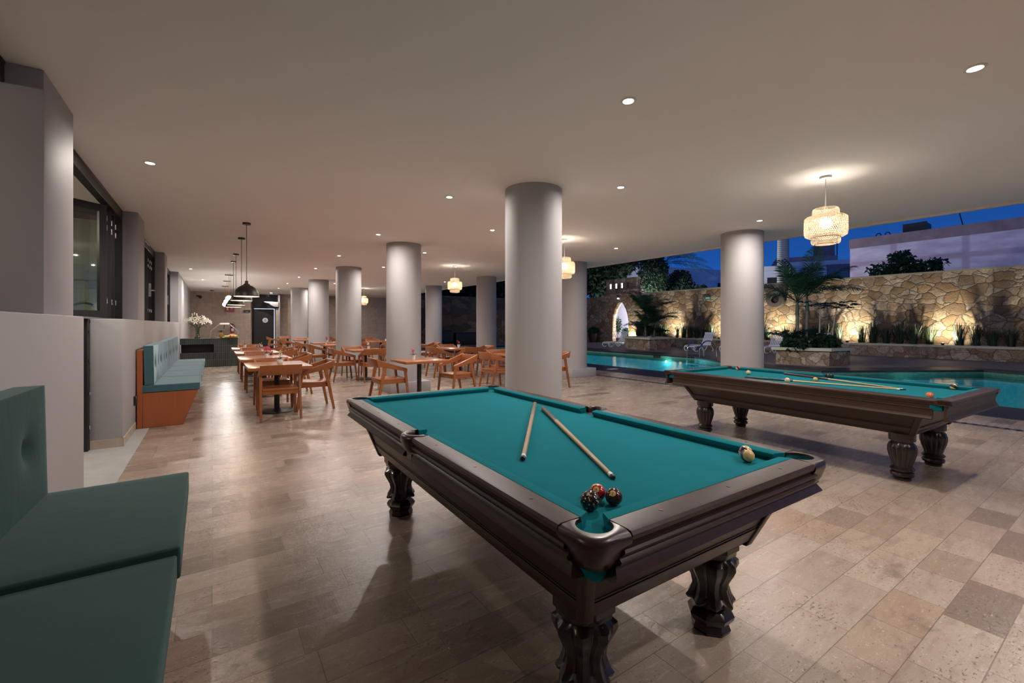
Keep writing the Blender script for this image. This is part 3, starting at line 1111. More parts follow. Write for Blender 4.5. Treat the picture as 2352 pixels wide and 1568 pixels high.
# balls
def m_ball(name, base, stripe=None, scuff=0.0, band=.0135):
    t_ = NT(name)
    v = t_.coord()
    col = None
    if stripe:
        s = t_.n('SeparateXYZ')
        t_.l(v, s.inputs[0])
        f = t_.math('LESS_THAN', t_.math('ABSOLUTE', s.outputs[2]), band)
        col = t_.mix(f, (.70, .47, .20), stripe)
    else:
        col = t_.mix(t_.noise(v, 40, 3), tuple(q * .9 for q in base), base)
    if scuff:
        k = t_.ramp(t_.noise(v, 95, 4, .6, .8), [(.64 - scuff * .06, (0, 0, 0)), (.67 - scuff * .06, (1, 1, 1))])
        col = t_.mix(k, col, (.60, .48, .30))
    t_.bsdf(col, .16, None, Coat_Weight=.5, Coat_Roughness=.08)
    return t_.m


GLY = {'7': [[(-.5, .8), (.5, .8), (-.1, -.8)]], '1': [[(-.2, .55), (.08, .8), (.08, -.8)]], '8': [[(.45 * math.sin(a), .42 + .38 * math.cos(a)) for a in [2 * PI * k / 10 for k in range(11)]], [(.5 * math.sin(a), -.4 + .42 * math.cos(a)) for a in [2 * PI * k / 10 for k in range(11)]]]}
GLY['0'] = [[(.45 * math.sin(2 * PI * k / 12), .8 * math.cos(2 * PI * k / 12)) for k in range(13)]]


def ball(loc, label, mat, r=.0285, spot=None, digits='', up=(0, 0, 1), rot=(0, 0, 0), group='balls on the near pool table'):
    t = thing('billiard_ball', label, 'billiard ball', (loc[0], loc[1], loc[2] + r), 0, group)
    MB().sphere((0, 0, 0), r, 32, 20).build('ball_body', mat, t, sharp=180).rotation_euler = rot
    if spot:
        n = Vector(spot).normalized()
        u = Vector(up)
        u = (u - n * u.dot(n)).normalized()
        s = u.cross(n)
        cap = MB()
        rr = r * 1.004
        ring = []
        for q in (0.001, .15, .28, .37):
            ring.append([tuple((n * math.cos(q) + (s * math.cos(a) + u * math.sin(a)) * math.sin(q)) * rr) for a in [2 * PI * k / 24 for k in range(24)]])
        cap.loft(ring, caps=False)
        so = cap.build('number_spot', m_spot, t, fix=False, sharp=180)
        for i, g in enumerate(digits):
            for st in GLY[g]:
                pts = []
                for gx, gy in st:
                    ox = (i - (len(digits) - 1) / 2) * .085 + gx * .055
                    oy = gy * .14
                    pts.append(((n + s * ox + u * oy).normalized()) * r * 1.006)
                MB().tube(pts, r * .022, 5).build('number', M['dot'], so)
    return t


m_spot = m_plain('cream_spot', (.72, .50, .24), .25, .05, 30)
black_ball = m_ball('scuffed_black', (.006, .006, .006), None, .9)
ball((1.023, 1.059, Z1), 'scuffed black ball in front of the red ball, at the near corner pocket', black_ball, .0325)
ball((1.101, 1.104, Z1), 'red ball with a cream top showing number eleven, behind the black ball', m_ball('red_stripe', 0, (.36, .006, .014), 0, .021), .0285, (-.62, -.42, .62), '11', rot=(-.36, .36, 0))
ball((1.120, 1.046, Z1), 'dark maroon ball with number seven, right of the black ball', m_ball('maroon', (.055, .006, .008)), .0285, (-.62, -.40, .66), '7')
ball((1.957, 1.041, Z1), 'cream ball with a dark blue stripe, front one near the right corner pocket', m_ball('navy_stripe', 0, (.012, .014, .030), 0), .0285, rot=(0, 1.85, .85))
ball((2.008, 1.078, Z1), 'cream ball with thin dark stripe, peeking out behind the blue-striped one', m_ball('plum_stripe', 0, (.03, .012, .022), 0), .0285, rot=(.5, .45, .3))
for (x, y), lb, mt, rt in (((5.46, 3.66), 'dark maroon ball at the far left corner of the far pool table', m_ball('maroon_two', (.16, .01, .015)), (0, 0, 0)),
                       ((6.17, 3.42), 'cream ball with brown stripe against the far cushion of the far table', m_ball('brown_stripe', 0, (.10, .02, .015), 0), (.6, .9, 0)),
                       ((5.74, 3.044), 'plain cream ball alone near the far end of the far table', m_ball('cream_ball', (.66, .50, .27)), (0, 0, 0)),
                       ((5.687, 2.249), 'cream ball with dark green stripe lying between the two cues', m_ball('green_stripe', 0, (.006, .035, .028), 0), (.3, 1.3, .4)),
                       ((5.30, 2.378), 'cream ball half hidden by the near rail of the far table', m_ball('cream_two', (.62, .48, .30)), (0, 0, 0)),
                       ((6.19, 2.30), 'dark green ball against the far cushion of the far table', m_ball('green_ball', (.005, .035, .03), None, .15), (0, 0, 0)),
                       ((6.10, 1.20), 'black and white ball in the far right corner of the far table', m_ball('black_stripe', 0, (.006, .006, .008), .3), (.4, .5, 0)),
                       ((5.19, 1.17), 'orange ball at the near right corner of the far table', m_ball('orange_ball', (.62, .13, .05), None, .2), (0, 0, 0))):
    ball((x, y, Z2), lb, mt, rot=rt, group='balls on the far pool table')


# cues
def cue(a, b, z, label, butt_col, shaft_col, butt_len=.3, r0=.0145, r1=.0065, group='cues'):
    a, b = Vector((a[0], a[1], z + r0)), Vector((b[0], b[1], z + r1))
    L = (b - a).length
    t = thing('billiard_cue', label, 'cue', tuple(a), 0, group)
    d = (b - a).normalized()
    P = lambda s: d * s
    rr = lambda s: r0 + (r1 - r0) * s / L
    mb_ = m_wood('cue_butt_wood', tuple(q * .8 for q in butt_col), butt_col, .3, 'x', 3, .8, .02, Coat_Weight=.4)
    ms_ = m_wood('cue_shaft_wood', tuple(q * .85 for q in shaft_col), shaft_col, .35, 'x', 3, .8, .02, Coat_Weight=.3)
    MB().tube([P(0), P(.006), P(butt_len)], [rr(0) * .8, rr(0), rr(butt_len)], 14).build('butt', mb_, t)
    MB().tube([P(butt_len), P(L - .045)], [rr(butt_len), rr(L - .045)], 14).build('shaft', ms_, t)
    MB().tube([P(L - .045), P(L - .022)], [rr(L) * 1.1, rr(L) * 1.06], 14).build('ferrule', M['pot'], t)
    MB().tube([P(L - .022), P(L - .004), P(L)], [rr(L) * 1.02, rr(L), rr(L) * .7], 14).build('tip', M['dot'], t)
    return t


cue((2.004, 2.66), (1.143, 1.606), Z1, 'left cue on the near table, its white ferrule pointing at the camera', (.30, .20, .13), (.40, .25, .14), .45, .0150, .0110, 'cues on the near pool table')
cue((1.942, 2.483), (1.300, 1.214), Z1, 'right cue on the near table, slanting towards the three balls', (.16, .09, .06), (.42, .24, .12), .42, .0150, .0090, 'cues on the near pool table')
cue((6.15, 2.80), (5.664, 1.455), Z2, 'cue with a dark red-brown butt, farther one on the far table', (.075, .025, .020), (.45, .30, .16), .62, .0155, .0065, 'cues on the far pool table')
cue((5.335, 2.87), (5.640, 1.470), Z2, 'cue with a black butt along the near rail of the far table', (.03, .028, .03), (.60, .44, .24), .50, .0125, .0065, 'cues on the far pool table')

# =================================================================== DINING FURNITURE
CHAIR = None


def chair(x, y, rz, label, group='wooden armchairs'):
    """rz: direction the sitter faces (0 = +y)"""
    global CHAIR
    if CHAIR is not None:
        return dup(CHAIR, (x, y, 0), rz, label, group)
    t = CHAIR = thing('dining_armchair', label, 'chair', (x, y, 0), rz, group)
    W = M['chairwood']
    MB().bb(-.235, .235, -.235, .235, .43, .462).build('seat', W, t, bevel=.006, seg=2)
    f = MB()
    f.bb(-.235, .235, .205, .23, .375, .43).bb(-.235, .235, -.23, -.205, .375, .43).bb(-.235, -.21, -.205, .205, .375, .43).bb(.21, .235, -.205, .205, .375, .43)
    f.build('seat_frame', W, t, bevel=.003)
    for s in (-1, 1):
        MB().bar((s * .255, .205, .60), (s * .258, .275, 0), .036, .048, .030, .032, (1, 0, 0)).build('leg', W, t, bevel=.004)
        MB().bar((s * .255, -.145, .72), (s * .262, -.285, 0), .036, .062, .030, .036, (1, 0, 0)).build('leg', W, t, bevel=.004)
        MB().prism([(-.285, .805), (-.265, .685), (.185, .585), (.235, .560), (.243, .618), (.228, .632)], s * .255 - .02, s * .255 + .02, 'x').build('armrest', W, t, bevel=.005)
    b = MB().loft([[(sx_, y0 + dy, z) for sx_, dy in ((-.276, -.017), (.276, -.017), (.276, .017), (-.276, .017))] for z, y0 in ((.665, -.262), (.735, -.272), (.812, -.288))])
    b.build('backrest', W, t, bevel=.006, seg=2)
    return t


TAB = {}


def table(x, y, lx, ly, label, group='wooden pedestal tables'):
    key = (lx, ly)
    if key in TAB:
        return dup(TAB[key], (x, y, 0), 0, label, group)
    t = TAB[key] = thing('pedestal_table', label, 'table', (x, y, 0), 0, group)
    MB().bb(-lx / 2, lx / 2, -ly / 2, ly / 2, .712, .760).build('table_top', M['tablewood'], t, bevel=.006, seg=2)
    MB().bb(-.17, .17, -.17, .17, .70, .712).build('top_plate', M['black'], t)
    MB().lathe([(.040, .02), (.040, .70)], 24).build('pole', M['black'], t)
    MB().lathe([(.245, 0), (.245, .010), (.22, .018), (.06, .026), (.05, .04), (.04, .045)], 40).build('base', M['black'], t)
    return t


def potted_flower(x, y, z, kind, label):
    t = thing('potted_flower', label, 'flower pot', (x, y, z), R.random() * 6, 'flower pots on the tables')
    if kind in ('whiteorchid',):
        MB().lathe([(.034, 0), (.046, .02), (.046, .05), (.040, .068), (.036, .068), (.036, .05)], 20).build('pot', M['pot'], t)
    else:
        MB().lathe([(.030, 0), (.040, .085), (.036, .085), (.034, .06)], 20).build('pot', M['pot'], t)
    lf = MB()
    for k in range(6):
        a = k * 1.05 + R.random() * .4
        L = .075 + R.random() * .03
        c, s = math.cos(a), math.sin(a)
        p = [(0, 0, .07), (L * .55 * c - .016 * s, L * .55 * s + .016 * c, .105), (L * c, L * s, .085), (L * .55 * c + .016 * s, L * .55 * s - .016 * c, .10)]
        lf.quad(*p)
    lf.build('foliage', M['leaf'], t, fix=False)
    mat = {'pink': M['pink'], 'red': M['red'], 'orange': M['orange'], 'hydrangea': M['pink'], 'white': M['petal'], 'whiteorchid': M['petal']}[kind]
    st = MB()
    pts = []
    if kind == 'hydrangea':
        for k in range(46):
            a, q = R.random() * 2 * PI, math.acos(1 - 1.35 * R.random())
            pts.append((Vector((.068 * math.sin(q) * math.cos(a), .068 * math.sin(q) * math.sin(a), .155 + .055 * math.cos(q))), .019))
        st.tube([(0, 0, .05), (0, 0, .15)], .004, 6)
    else:
        H_ = .26 if kind == 'whiteorchid' else .20
        n = 9 if kind == 'whiteorchid' else 7
        cur = [(.002 * k * k * .3, 0, .06 + (H_ - .06) * k / 8) for k in range(9)]
        st.tube(cur, .0028, 6)
        for k in range(n):
            f = .45 + .55 * k / (n - 1)
            q = cur[min(8, int(f * 8))]
            pts.append((Vector((q[0] + R.uniform(-.022, .022), R.uniform(-.026, .026), q[2] + R.uniform(-.01, .012))), .026 if f < .9 else .016))
    st.build('stem', M['leaf'], t)
    fb = MB()
    for c, r in pts:
        nrm = Vector((R.uniform(-1, 1), R.uniform(-1, 1), R.uniform(-.1, 1))).normalized()
        u = nrm.orthogonal().normalized()
        v = nrm.cross(u)
        for k in range(5):
            a = 2 * PI * k / 5
            d = u * math.cos(a) + v * math.sin(a)
            e_ = u * math.cos(a + 1.57) + v * math.sin(a + 1.57)
            fb.quad(c, c + d * r * .6 + e_ * r * .42 + nrm * r * .2, c + d * r + nrm * r * .1, c + d * r * .6 - e_ * r * .42 + nrm * r * .2)
    fb.build('blossoms', mat, t, fix=False)
    return t


HP = PI / 2
Cx = .87
# (table centre, size, label, flower, chairs[(dx,dy,facing,label)])
SETS = [
    (.87, 8.08, .87, 1.15, 'nearest wooden table of the bench row, with a white orchid in a low pot', (.05, .05, 'whiteorchid', 'white orchid in a low white pot on the nearest bench-row table'), [
        (-.03, -.54, 0, 'wooden armchair seen from behind at the nearest bench-row table'),
        (.53, -.02, HP, 'wooden armchair at the right side of the nearest bench-row table'),
        (0, .57, PI, 'wooden armchair at the far end of the nearest bench-row table')]),
    (.85, 9.98, .87, 1.15, 'second wooden table of the bench row, with a pink hydrangea', (.02, -.25, 'hydrangea', 'round pink hydrangea in a white pot on the second bench-row table'), [
        (.54, .0, HP, 'wooden armchair at the right side of the second bench-row table'),
        (0, .88, PI, 'wooden armchair at the far end of the second bench-row table')]),
    (.87, 12.03, .87, 1.15, 'third wooden table of the bench row, with a small pale orchid', (.10, -.1, 'white', 'small pale orchid in a white pot on the third bench-row table'), [
        (.54, .0, HP, 'wooden armchair at the right side of the third bench-row table'),
        (0, .95, PI, 'wooden armchair at the far end of the third bench-row table')]),
    (.87, 14.08, .87, 1.15, 'fourth wooden table of the bench row, with an orange flower', (-.12, .2, 'orange', 'orange flower in a white pot on the farthest bench-row table'), [
        (.54, .0, HP, 'wooden armchair at the right side of the farthest bench-row table'),
        (.02, .95, PI, 'wooden armchair at the far end of the farthest bench-row table')]),
    (3.16, 7.73, .82, .82, 'square wooden table behind the near pool table, with a pink orchid', (-.10, .02, 'pink', 'pink orchid in a white pot on the table behind the near pool table'), [
        (-.56, .02, -HP, 'wooden armchair left of the pink orchid table behind the near pool table'),
        (.80, .05, HP + .12, 'wooden armchair right of the pink orchid table behind the near pool table')]),
    (3.28, 11.62, .82, .82, 'square wooden table left of the second middle column, with a white flower', (.05, -.1, 'white', 'white flower in a white pot on the table left of the second middle column'), [
        (-.55, .0, -HP, 'wooden armchair facing right at the table left of the second middle column'),
        (.0, -.58, 0, 'wooden armchair seen from behind, beside the second middle column'),
        (-.1, .68, PI, 'wooden armchair at the far side of the table left of the second middle column')]),
    (3.32, 14.95, .82, .82, 'square wooden table partly behind the third middle column', None, [
        (-.60, -.02, -HP, 'wooden armchair facing right, just left of the third middle column'),
        (.1, .66, PI, 'wooden armchair hidden behind the third middle column, facing the camera')]),
    (3.30, 16.75, .82, .82, 'square wooden table with a red flower in front of the fourth column', (.1, 0, 'red', 'red flower in a white pot in front of the fourth middle column'), [
        (-.62, .0, -HP, 'wooden armchair facing right at the red flower table by the fourth column'),
        (.85, .1, HP, 'wooden armchair facing left at the red flower table by the fourth column')]),
    (3.25, 20.4, .82, .82, 'square wooden table with a pink flower between the two farthest columns', (.45, .0, 'pink', 'small pink flower on the table between the two farthest middle columns'), [
        (-.62, .1, -HP, 'wooden armchair facing right in front of the black door'),
        (.0, .66, PI, 'wooden armchair at the far side of the table between the two farthest columns')]),
    (3.10, 24.4, .82, .82, 'far dark wooden table beside the last middle column', None, [
        (-.62, .0, -HP, 'smallest wooden armchair facing right beside the black door'),
        (.0, .66, PI, 'small wooden armchair at the far side of the farthest table')]),
    (5.62, 8.05, .82, .82, 'square wooden table hidden behind the widest column', None, [
        (-.55, .05, -HP, 'wooden armchair facing right, just left of the widest column'),
        (-.02, .62, PI, 'wooden armchair facing the camera, just left of the widest column'),
        (.66, -.35, HP, 'wooden armchair behind the widest column with its back peeking out right')]),
    (5.70, 11.05, .95, .95, 'wooden table with a red orchid in front of the dark garden opening', (-.02, .0, 'red', 'red and white orchid in a white pot by the dark garden opening'), [
        (-.62, -.05, -HP, 'wooden armchair facing right at the table by the dark garden opening'),
        (-.02, -.62, 0, 'wooden armchair seen from behind at the table by the dark garden opening'),
        (.62, -.1, HP, 'wooden armchair facing left at the table by the dark garden opening'),
        (.05, .72, PI, 'wooden armchair facing the camera at the table by the dark garden opening')]),
    (5.35, 13.85, .82, .82, 'wooden table behind the second middle column', None, [
        (.62, -.1, HP, 'wooden armchair facing left, just right of the second middle column'),
        (.1, .66, PI, 'wooden armchair behind the second middle column, facing the camera')]),
    (5.45, 17.2, .95, .82, 'far wooden table with a pink orchid under the small rattan lamp', (.2, 0, 'pink', 'small pink orchid on the table under the far rattan lamp'), [
        (-.66, .0, -HP, 'wooden armchair left of the table under the far rattan lamp'),
        (.15, -.60, .2, 'wooden armchair seen from behind at the table under the far rattan lamp'),
        (-.05, .68, PI, 'wooden armchair at the far side of the table under the far rattan lamp'),
        (.70, .0, HP, 'wooden armchair right of the table under the far rattan lamp')]),
    (5.55, 22.0, .82, .82, 'farthest wooden table between the third and fourth middle columns', (-.30, 0, 'white', 'tiny white flower on the farthest table between the third and fourth columns'), [
        (-.64, .0, -HP, 'tiny wooden armchair left of the farthest table between the columns'),
        (.64, .0, HP, 'tiny wooden armchair right of the farthest table between the columns')]),
]
for x, y, lx, ly, lb, fl, chs in SETS:
    table(x, y, lx, ly, lb)
    if fl:
        potted_flower(x + fl[0], y + fl[1], .76, fl[2], fl[3])
    for dx, dy, rz, cl in chs:
        chair(x + dx, y + dy, rz, cl)


# =================================================================== BENCHES
def cushion_mesh(w_, l_, h_, tuft=False, axis='z'):
    """soft box (w along x, l along y, h along z), domed slightly; optional tuft buttons on +x face handled by caller"""
    nx, ny, nz = 10, 14, 3
    b = bmesh.new()
    bmesh.ops.create_cube(b, size=1)
    bmesh.ops.subdivide_edges(b, edges=b.edges, cuts=(29 if tuft else 11), use_grid_fill=True)
    for v in b.verts:
        x, y, z = v.co * 2
        def rnd(q, w): return q
        e = max(abs(x), abs(y))
        puff = (1 - x * x * .999) * (1 - y * y * .999)
        k = 1.0
        if axis == 'z':
            z2 = z * (1 + .10 * puff)
            v.co = Vector((x * w_ / 2, y * l_ / 2, z2 * h_ / 2))
        else:
            puff = (1 - y * y * .999) * (1 - z * z * .999)
            x2 = x * (1 + .18 * puff)
            if tuft and x > 0:
                for ty_, tz_ in tuft:
                    d2 = ((y * l_ / 2 - ty_) ** 2 + (z * h_ / 2 - tz_) ** 2)
                    x2 -= .75 * math.exp(-d2 / .0009) + .35 * math.exp(-d2 / .006)
            v.co = Vector((x2 * w_ / 2, y * l_ / 2, z * h_ / 2))
    # round the box edges
    for v in b.verts:
        for ax, hh in ((0, w_ / 2), (1, l_ / 2), (2, h_ / 2)):
            pass
    return b


def bm_obj(name, b, mat, parent=None, bevel=.012):
    ed = [q for q in b.edges if len(q.link_faces) == 2 and q.calc_face_angle(0) > 1.0]
    bmesh.ops.bevel(b, geom=ed, offset=bevel, segments=3, profile=.5, affect='EDGES', clamp_overlap=True)
    me = bpy.data.meshes.new(name)
    b.to_mesh(me)
    b.free()
    me.polygons.foreach_set('use_smooth', [True] * len(me.polygons))
    me.materials.append(mat)
    o = bpy.data.objects.new(name, me)
    COL.objects.link(o)
    if parent is not None:
        o.parent = parent
        KIDS.setdefault(parent.name, []).append(o)
    return o


def bench(y0, y1, label):
    t = thing('bench', label, 'bench', (0, y0, 0))
    W = M['benchwood']
    L = y1 - y0
    MB().prism([(-.775, 0), (-.335, 0), (-.165, .474), (-.775, .474)], 0, L, 'y').build('base', W, t, bevel=.004)
    MB().bb(-.838, -.775, 0, L, 0, 1.052).build('back_board', W, t, bevel=.004)
    return t


def cushions(y0, y1, cuts, mat, seat_labels, back_labels, back_cuts, group, dx=0):
    for (a, b_), lb in zip(zip(cuts[:-1], cuts[1:]), seat_labels):
        hi = .022 if (a == 2.0) else 0
        o = bm_obj('seat_cushion', cushion_mesh(.635, b_ - a - .006, .096 + hi), mat)
        o.location = (-.455 + dx + R.uniform(-.006, .006), (a + b_) / 2, .474 + .052 + hi / 2)
        o.rotation_euler = (0, 0, R.uniform(-.012, .012))
        tag(o, lb, 'cushion', group)
    for (a, b_), lb in zip(zip(back_cuts[:-1], back_cuts[1:]), back_labels):
        L = b_ - a - .008
        o = bm_obj('back_cushion', cushion_mesh(.105, L, .53, [(-L / 4, .02), (L / 4, .02)], 'x'), mat)
        o.location = (-.712, (a + b_) / 2, .578 + .268)
        o.rotation_euler = (0, -.02, R.uniform(-.015, .015))
        tag(o, lb, 'cushion', group)


bench(-1.02, 2.98, 'wooden base of the near bench, almost covered by dark green cushions')
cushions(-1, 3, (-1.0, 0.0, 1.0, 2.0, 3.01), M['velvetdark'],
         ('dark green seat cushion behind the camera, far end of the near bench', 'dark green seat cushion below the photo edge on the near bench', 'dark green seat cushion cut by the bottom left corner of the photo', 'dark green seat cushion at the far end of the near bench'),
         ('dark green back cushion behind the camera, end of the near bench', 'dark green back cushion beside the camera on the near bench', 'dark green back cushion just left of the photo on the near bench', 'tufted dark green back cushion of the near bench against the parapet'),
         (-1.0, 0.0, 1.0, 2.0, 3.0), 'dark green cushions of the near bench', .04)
bench(7.75, 13.05, 'long orange-brown wooden bench with teal cushions along the left parapet')
n_ = ('nearest', 'second', 'third', 'fourth', 'fifth')
cushions(7.75, 13, (7.74, 8.85, 9.95, 11.05, 12.1, 13.1), M['velvet'],
         ['teal seat cushion, %s one on the long bench by the parapet' % q for q in n_],
         ['teal back cushion, %s one along the long bench' % q for q in ('nearest', 'second', 'third', 'fourth', 'fifth', 'farthest')],
         (7.74, 8.62, 9.52, 10.40, 11.28, 12.2, 13.1), 'teal cushions of the long bench')
t = thing('wall_socket', 'small black socket box on the parapet beside the long bench', 'socket', (-.85, 7.62, .40))
MB().bb(0, .03, -.05, .05, -.06, .06).build('socket_box', M['black'], t, bevel=.006)

# =================================================================== BUFFET COUNTER AND BACK WALL
M['kitkat'] = m_tiles('dark_green_finger_tiles', .055, .235, [(.024, .036, .035), (.045, .058, .056), (.032, .046, .045)], (.12, .13, .125), .28, 'sxy_z', .0035, 0)
t = thing('buffet_counter', 'counter clad in dark green upright finger tiles with a black niche', 'counter', (0, 0, 0))
MB().bb(-.845, .72, 17.70, 18.45, 0, .47).bb(.05, .72, 17.70, 18.45, .47, .75).bb(-.845, .72, 17.70, 18.45, .75, .925).bb(-.845, .05, 18.25, 18.45, .47, .75).build('tiled_body', M['kitkat'], t)
MB().bb(-.845, .73, 17.69, 18.46, .925, .945).build('counter_top', m_plain('green_slate_top', (.06, .075, .072), .25, .2, 8), t, bevel=.003)
MB().bb(-.845, .048, 18.2, 18.245, .472, .748).build('niche_back', M['black'], t)
# vase of lilies
t = thing('flower_vase', 'clear glass vase of white lilies on the left end of the counter', 'vase', (-.40, 18.0, .945))
MB().lathe([(.085, .0), (.085, .02), (.07, .06), (.05, .18), (.075, .34), (.095, .39), (.09, .39), (.07, .335), (.045, .18), (.06, .07), (.001, .05)], 28).build('glass_vase', M['vaseglass'], t)
MB().lathe([(.08, .004), (.078, .05), (.02, .06)], 20).build('base_leaves', M['leaf'], t)
st, lv, fl = MB(), MB(), MB()
for k in range(17):
    a = k * 2.4
    q = .12 + .24 * math.sqrt((k + .5) / 17)
    tip = Vector((q * 1.05 * math.cos(a), q * .8 * math.sin(a), .68 - .6 * q * q * 2 + R.uniform(-.05, .05)))
    st.tube([(R.uniform(-.02, .02), R.uniform(-.02, .02), .05), (tip.x * .2, tip.y * .2, .36), tuple(tip)], .005, 6)
    nrm = Vector((tip.x, tip.y - .12, .12)).normalized()
    u = nrm.orthogonal().normalized()
    v = nrm.cross(u)
    for j in range(6):
        b_ = 2 * PI * j / 6 + k
        d = u * math.cos(b_) + v * math.sin(b_)
        s_ = u * math.cos(b_ + 1.57) + v * math.sin(b_ + 1.57)
        fl.add([tip - nrm * .02, tip + d * .055 + s_ * .022 + nrm * .03, tip + d * .115 + nrm * .01, tip + d * .055 - s_ * .022 + nrm * .03], [(0, 1, 2, 3)])
    for j in range(2):
        b_ = R.random() * 6.28
        m0 = Vector((tip.x * .6, tip.y * .6, .36 + R.random() * .15))
        d = Vector((math.cos(b_), math.sin(b_), R.uniform(-.5, .3)))
        s_ = Vector((-d.y, d.x, 0)) * .016
        lv.quad(m0, m0 + d * .07 + s_, m0 + d * .16, m0 + d * .07 - s_)
for k in range(3):
    fl.sphere((-.14 + k * .06, 0, .78 + .03 * (k % 2)), .018, 8, 6, (1, 1, 2.6))
    st.tube([(0, 0, .36), (-.14 + k * .06, 0, .75)], .004, 6)
st.build('stems', M['leaf'], t)
lv.build('leaves', M['leaf'], t, fix=False)
fl.build('lily_blossoms', M['petal'], t, fix=False)
# buffet sneeze-guard stand
t = thing('buffet_stand', 'steel frame stand on the counter behind the fruit', 'serving stand', (.36, 18.25, .945))
for s in (-1, 1):
    MB().tube([(s * .40, -.05, 0), (s * .40, -.05, .22), (s * .13, -.05, .48)], .014, 10).build('frame_tube', M['chrome'], t)
MB().bb(-.14, .14, -.08, -.02, .45, .51).build('top_panel', M['plastic'], t, bevel=.005)
MB().tube([(0, -.05, .45), (-.015, -.05, .38), (-.02, -.05, .30)], .010, 8).build('lamp_arm', M['black'], t)
MB().bb(-.42, .42, -.16, .06, 0, .03).build('tray', M['chrome'], t, bevel=.005)
# fruit
t = thing('pineapple', 'whole pineapple standing on the counter, left of the fruit platter', 'fruit', (.25, 17.93, .955))
MB().lathe([(.03, 0), (.06, .03), (.066, .09), (.055, .145), (.02, .165)], 20, mod=lambda a, z: 1 + .04 * math.sin(9 * a + z * 140)).build('fruit_body', m_plain('pineapple_skin', (.36, .15, .03), .6, .5, 60, .6), t)
cr = MB()
for k in range(26):
    a = k * 2.4
    L = .10 + .10 * (1 - k / 26)
    up_ = .35 + 1.0 * k / 26
    d = Vector((math.cos(a), math.sin(a), up_)).normalized()
    s_ = Vector((-math.sin(a), math.cos(a), 0)) * .012
    p0 = Vector((0, 0, .155 + k * .001))
    cr.quad(p0 + s_, p0 + d * L * .6 + s_ * .8, p0 + d * L - Vector((0, 0, .01)), p0 + d * L * .6 - s_ * .8)
cr.build('crown', M['leaf'], t, fix=False)
t = thing('serving_platter', 'low green leaf-lined platter under the cut fruit', 'platter', (.47, 17.93, .945))
MB().lathe([(.02, 0), (.30, .004), (.33, .018), (.32, .02), (.02, .012)], 36).build('dish', m_plain('platter_green', (.16, .20, .06), .5, .3, 20), t)
for i, (dx, dy, r, cl, lb) in enumerate(((.12, -.05, .07, (.55, .07, .05), 'left red papaya wedge on the platter'), (.20, .03, .075, (.62, .10, .07), 'red papaya half in the middle of the platter'),
                                        (.16, -.10, .06, (.75, .42, .14), 'orange melon slice at the front of the platter'), (.24, -.08, .055, (.72, .36, .10), 'orange melon slice on the right of the platter'),
                                        (-.02, -.12, .045, (.42, .46, .10), 'yellow green fruit beside the pineapple'), (.05, -.14, .045, (.45, .48, .12), 'yellow green fruit in the middle front of the platter'),
                                        (.29, .02, .055, (.36, .42, .10), 'green melon piece at the right end of the platter'))):
    o = MB().sphere((0, 0, 0), r, 16, 10, (1.2, .7, .8)).build('fruit_piece', m_plain('fruit_flesh_%d' % i, cl, .45, .25, 20), None)
    o.location = (.40 + dx, 17.93 + dy, .958 + r * .8)
    o.rotation_euler = (0, .3 * (i % 3 - 1), i * .7)
    tag(o, lb, 'fruit', 'fruit on the platter')

# back-wall fittings
YB = 27.98


def flat_text(s, size, mat, parent, loc, rot, name='lettering', depth=.002):
    cu = bpy.data.curves.new(name, 'FONT')
    cu.body = s
    cu.size = size
    cu.align_x = 'CENTER'
    cu.align_y = 'CENTER'
    cu.extrude = depth
    tmp = bpy.data.objects.new(name, cu)
    COL.objects.link(tmp)
    me = bpy.data.meshes.new_from_object(tmp.evaluated_get(bpy.context.evaluated_depsgraph_get()))
    bpy.data.objects.remove(tmp)
    bpy.data.curves.remove(cu)
    me.materials.clear()
    me.materials.append(mat)
    o = bpy.data.objects.new(name, me)
    COL.objects.link(o)
    o.parent = parent
    KIDS.setdefault(parent.name, []).append(o)
    o.location = loc
    o.rotation_euler = rot
    return o


M['signwhite'] = m_plain('sign_white', (.62, .58, .58), .5, .02)
t = thing('safety_sign', 'red safety sign with white pictograms on the tiled wall below the pendants', 'sign', (.78, YB, 2.22))
MB().bb(-.215, .215, -.02, 0, -.15, .15).build('sign_plate', m_plain('sign_red', (.30, .035, .045), .5, .04), t)
MB().bb(-.13, -.07, -.026, -.02, -.02, .09).prism([(-.145, -.02), (-.055, -.02), (-.10, -.085)], -.026, -.02, 'y').build('flame_arrow', M['signwhite'], t)
MB().bb(.05, .14, -.026, -.02, .045, .06).bb(.05, .065, -.026, -.02, -.03, .06).bb(.08, .15, -.026, -.02, .0, .012).bb(.09, .13, -.026, -.02, -.075, -.06).build('pictogram', M['signwhite'], t)
t = thing('room_sign', 'small black name plate on the tiled wall left of the black door', 'sign', (1.57, YB, 2.12))
MB().bb(-.155, .155, -.02, 0, -.065, .065).build('sign_plate', M['black'], t)
MB().bb(-.06, -.035, -.024, -.02, -.035, -.015).bb(-.03, -.005, -.024, -.02, -.035, -.015).bb(0, .025, -.024, -.02, -.035, -.015).bb(.03, .055, -.024, -.02, -.035, -.015).build('lettering', M['signwhite'], t)
t = thing('fire_extinguisher', 'red fire extinguisher on the back wall behind the serving stand', 'extinguisher', (.90, YB - .086, .95))
MB().lathe([(.06, 0), (.085, .02), (.085, .34), (.05, .40), (.03, .42)], 24).build('cylinder', m_plain('extinguisher_red', (.30, .02, .02), .35, .05), t)
MB().bb(-.05, .06, -.02, .02, .42, .47).bb(-.12, .03, -.015, .015, .47, .50).build('valve', M['black'], t)
MB().tube([(.03, 0, .45), (.11, 0, .42), (.12, 0, .2)], .012, 8).build('hose', M['black'], t)
MB().bb(-.055, .055, -.09, -.084, .10, .24).build('paper_label', M['signwhite'], t)
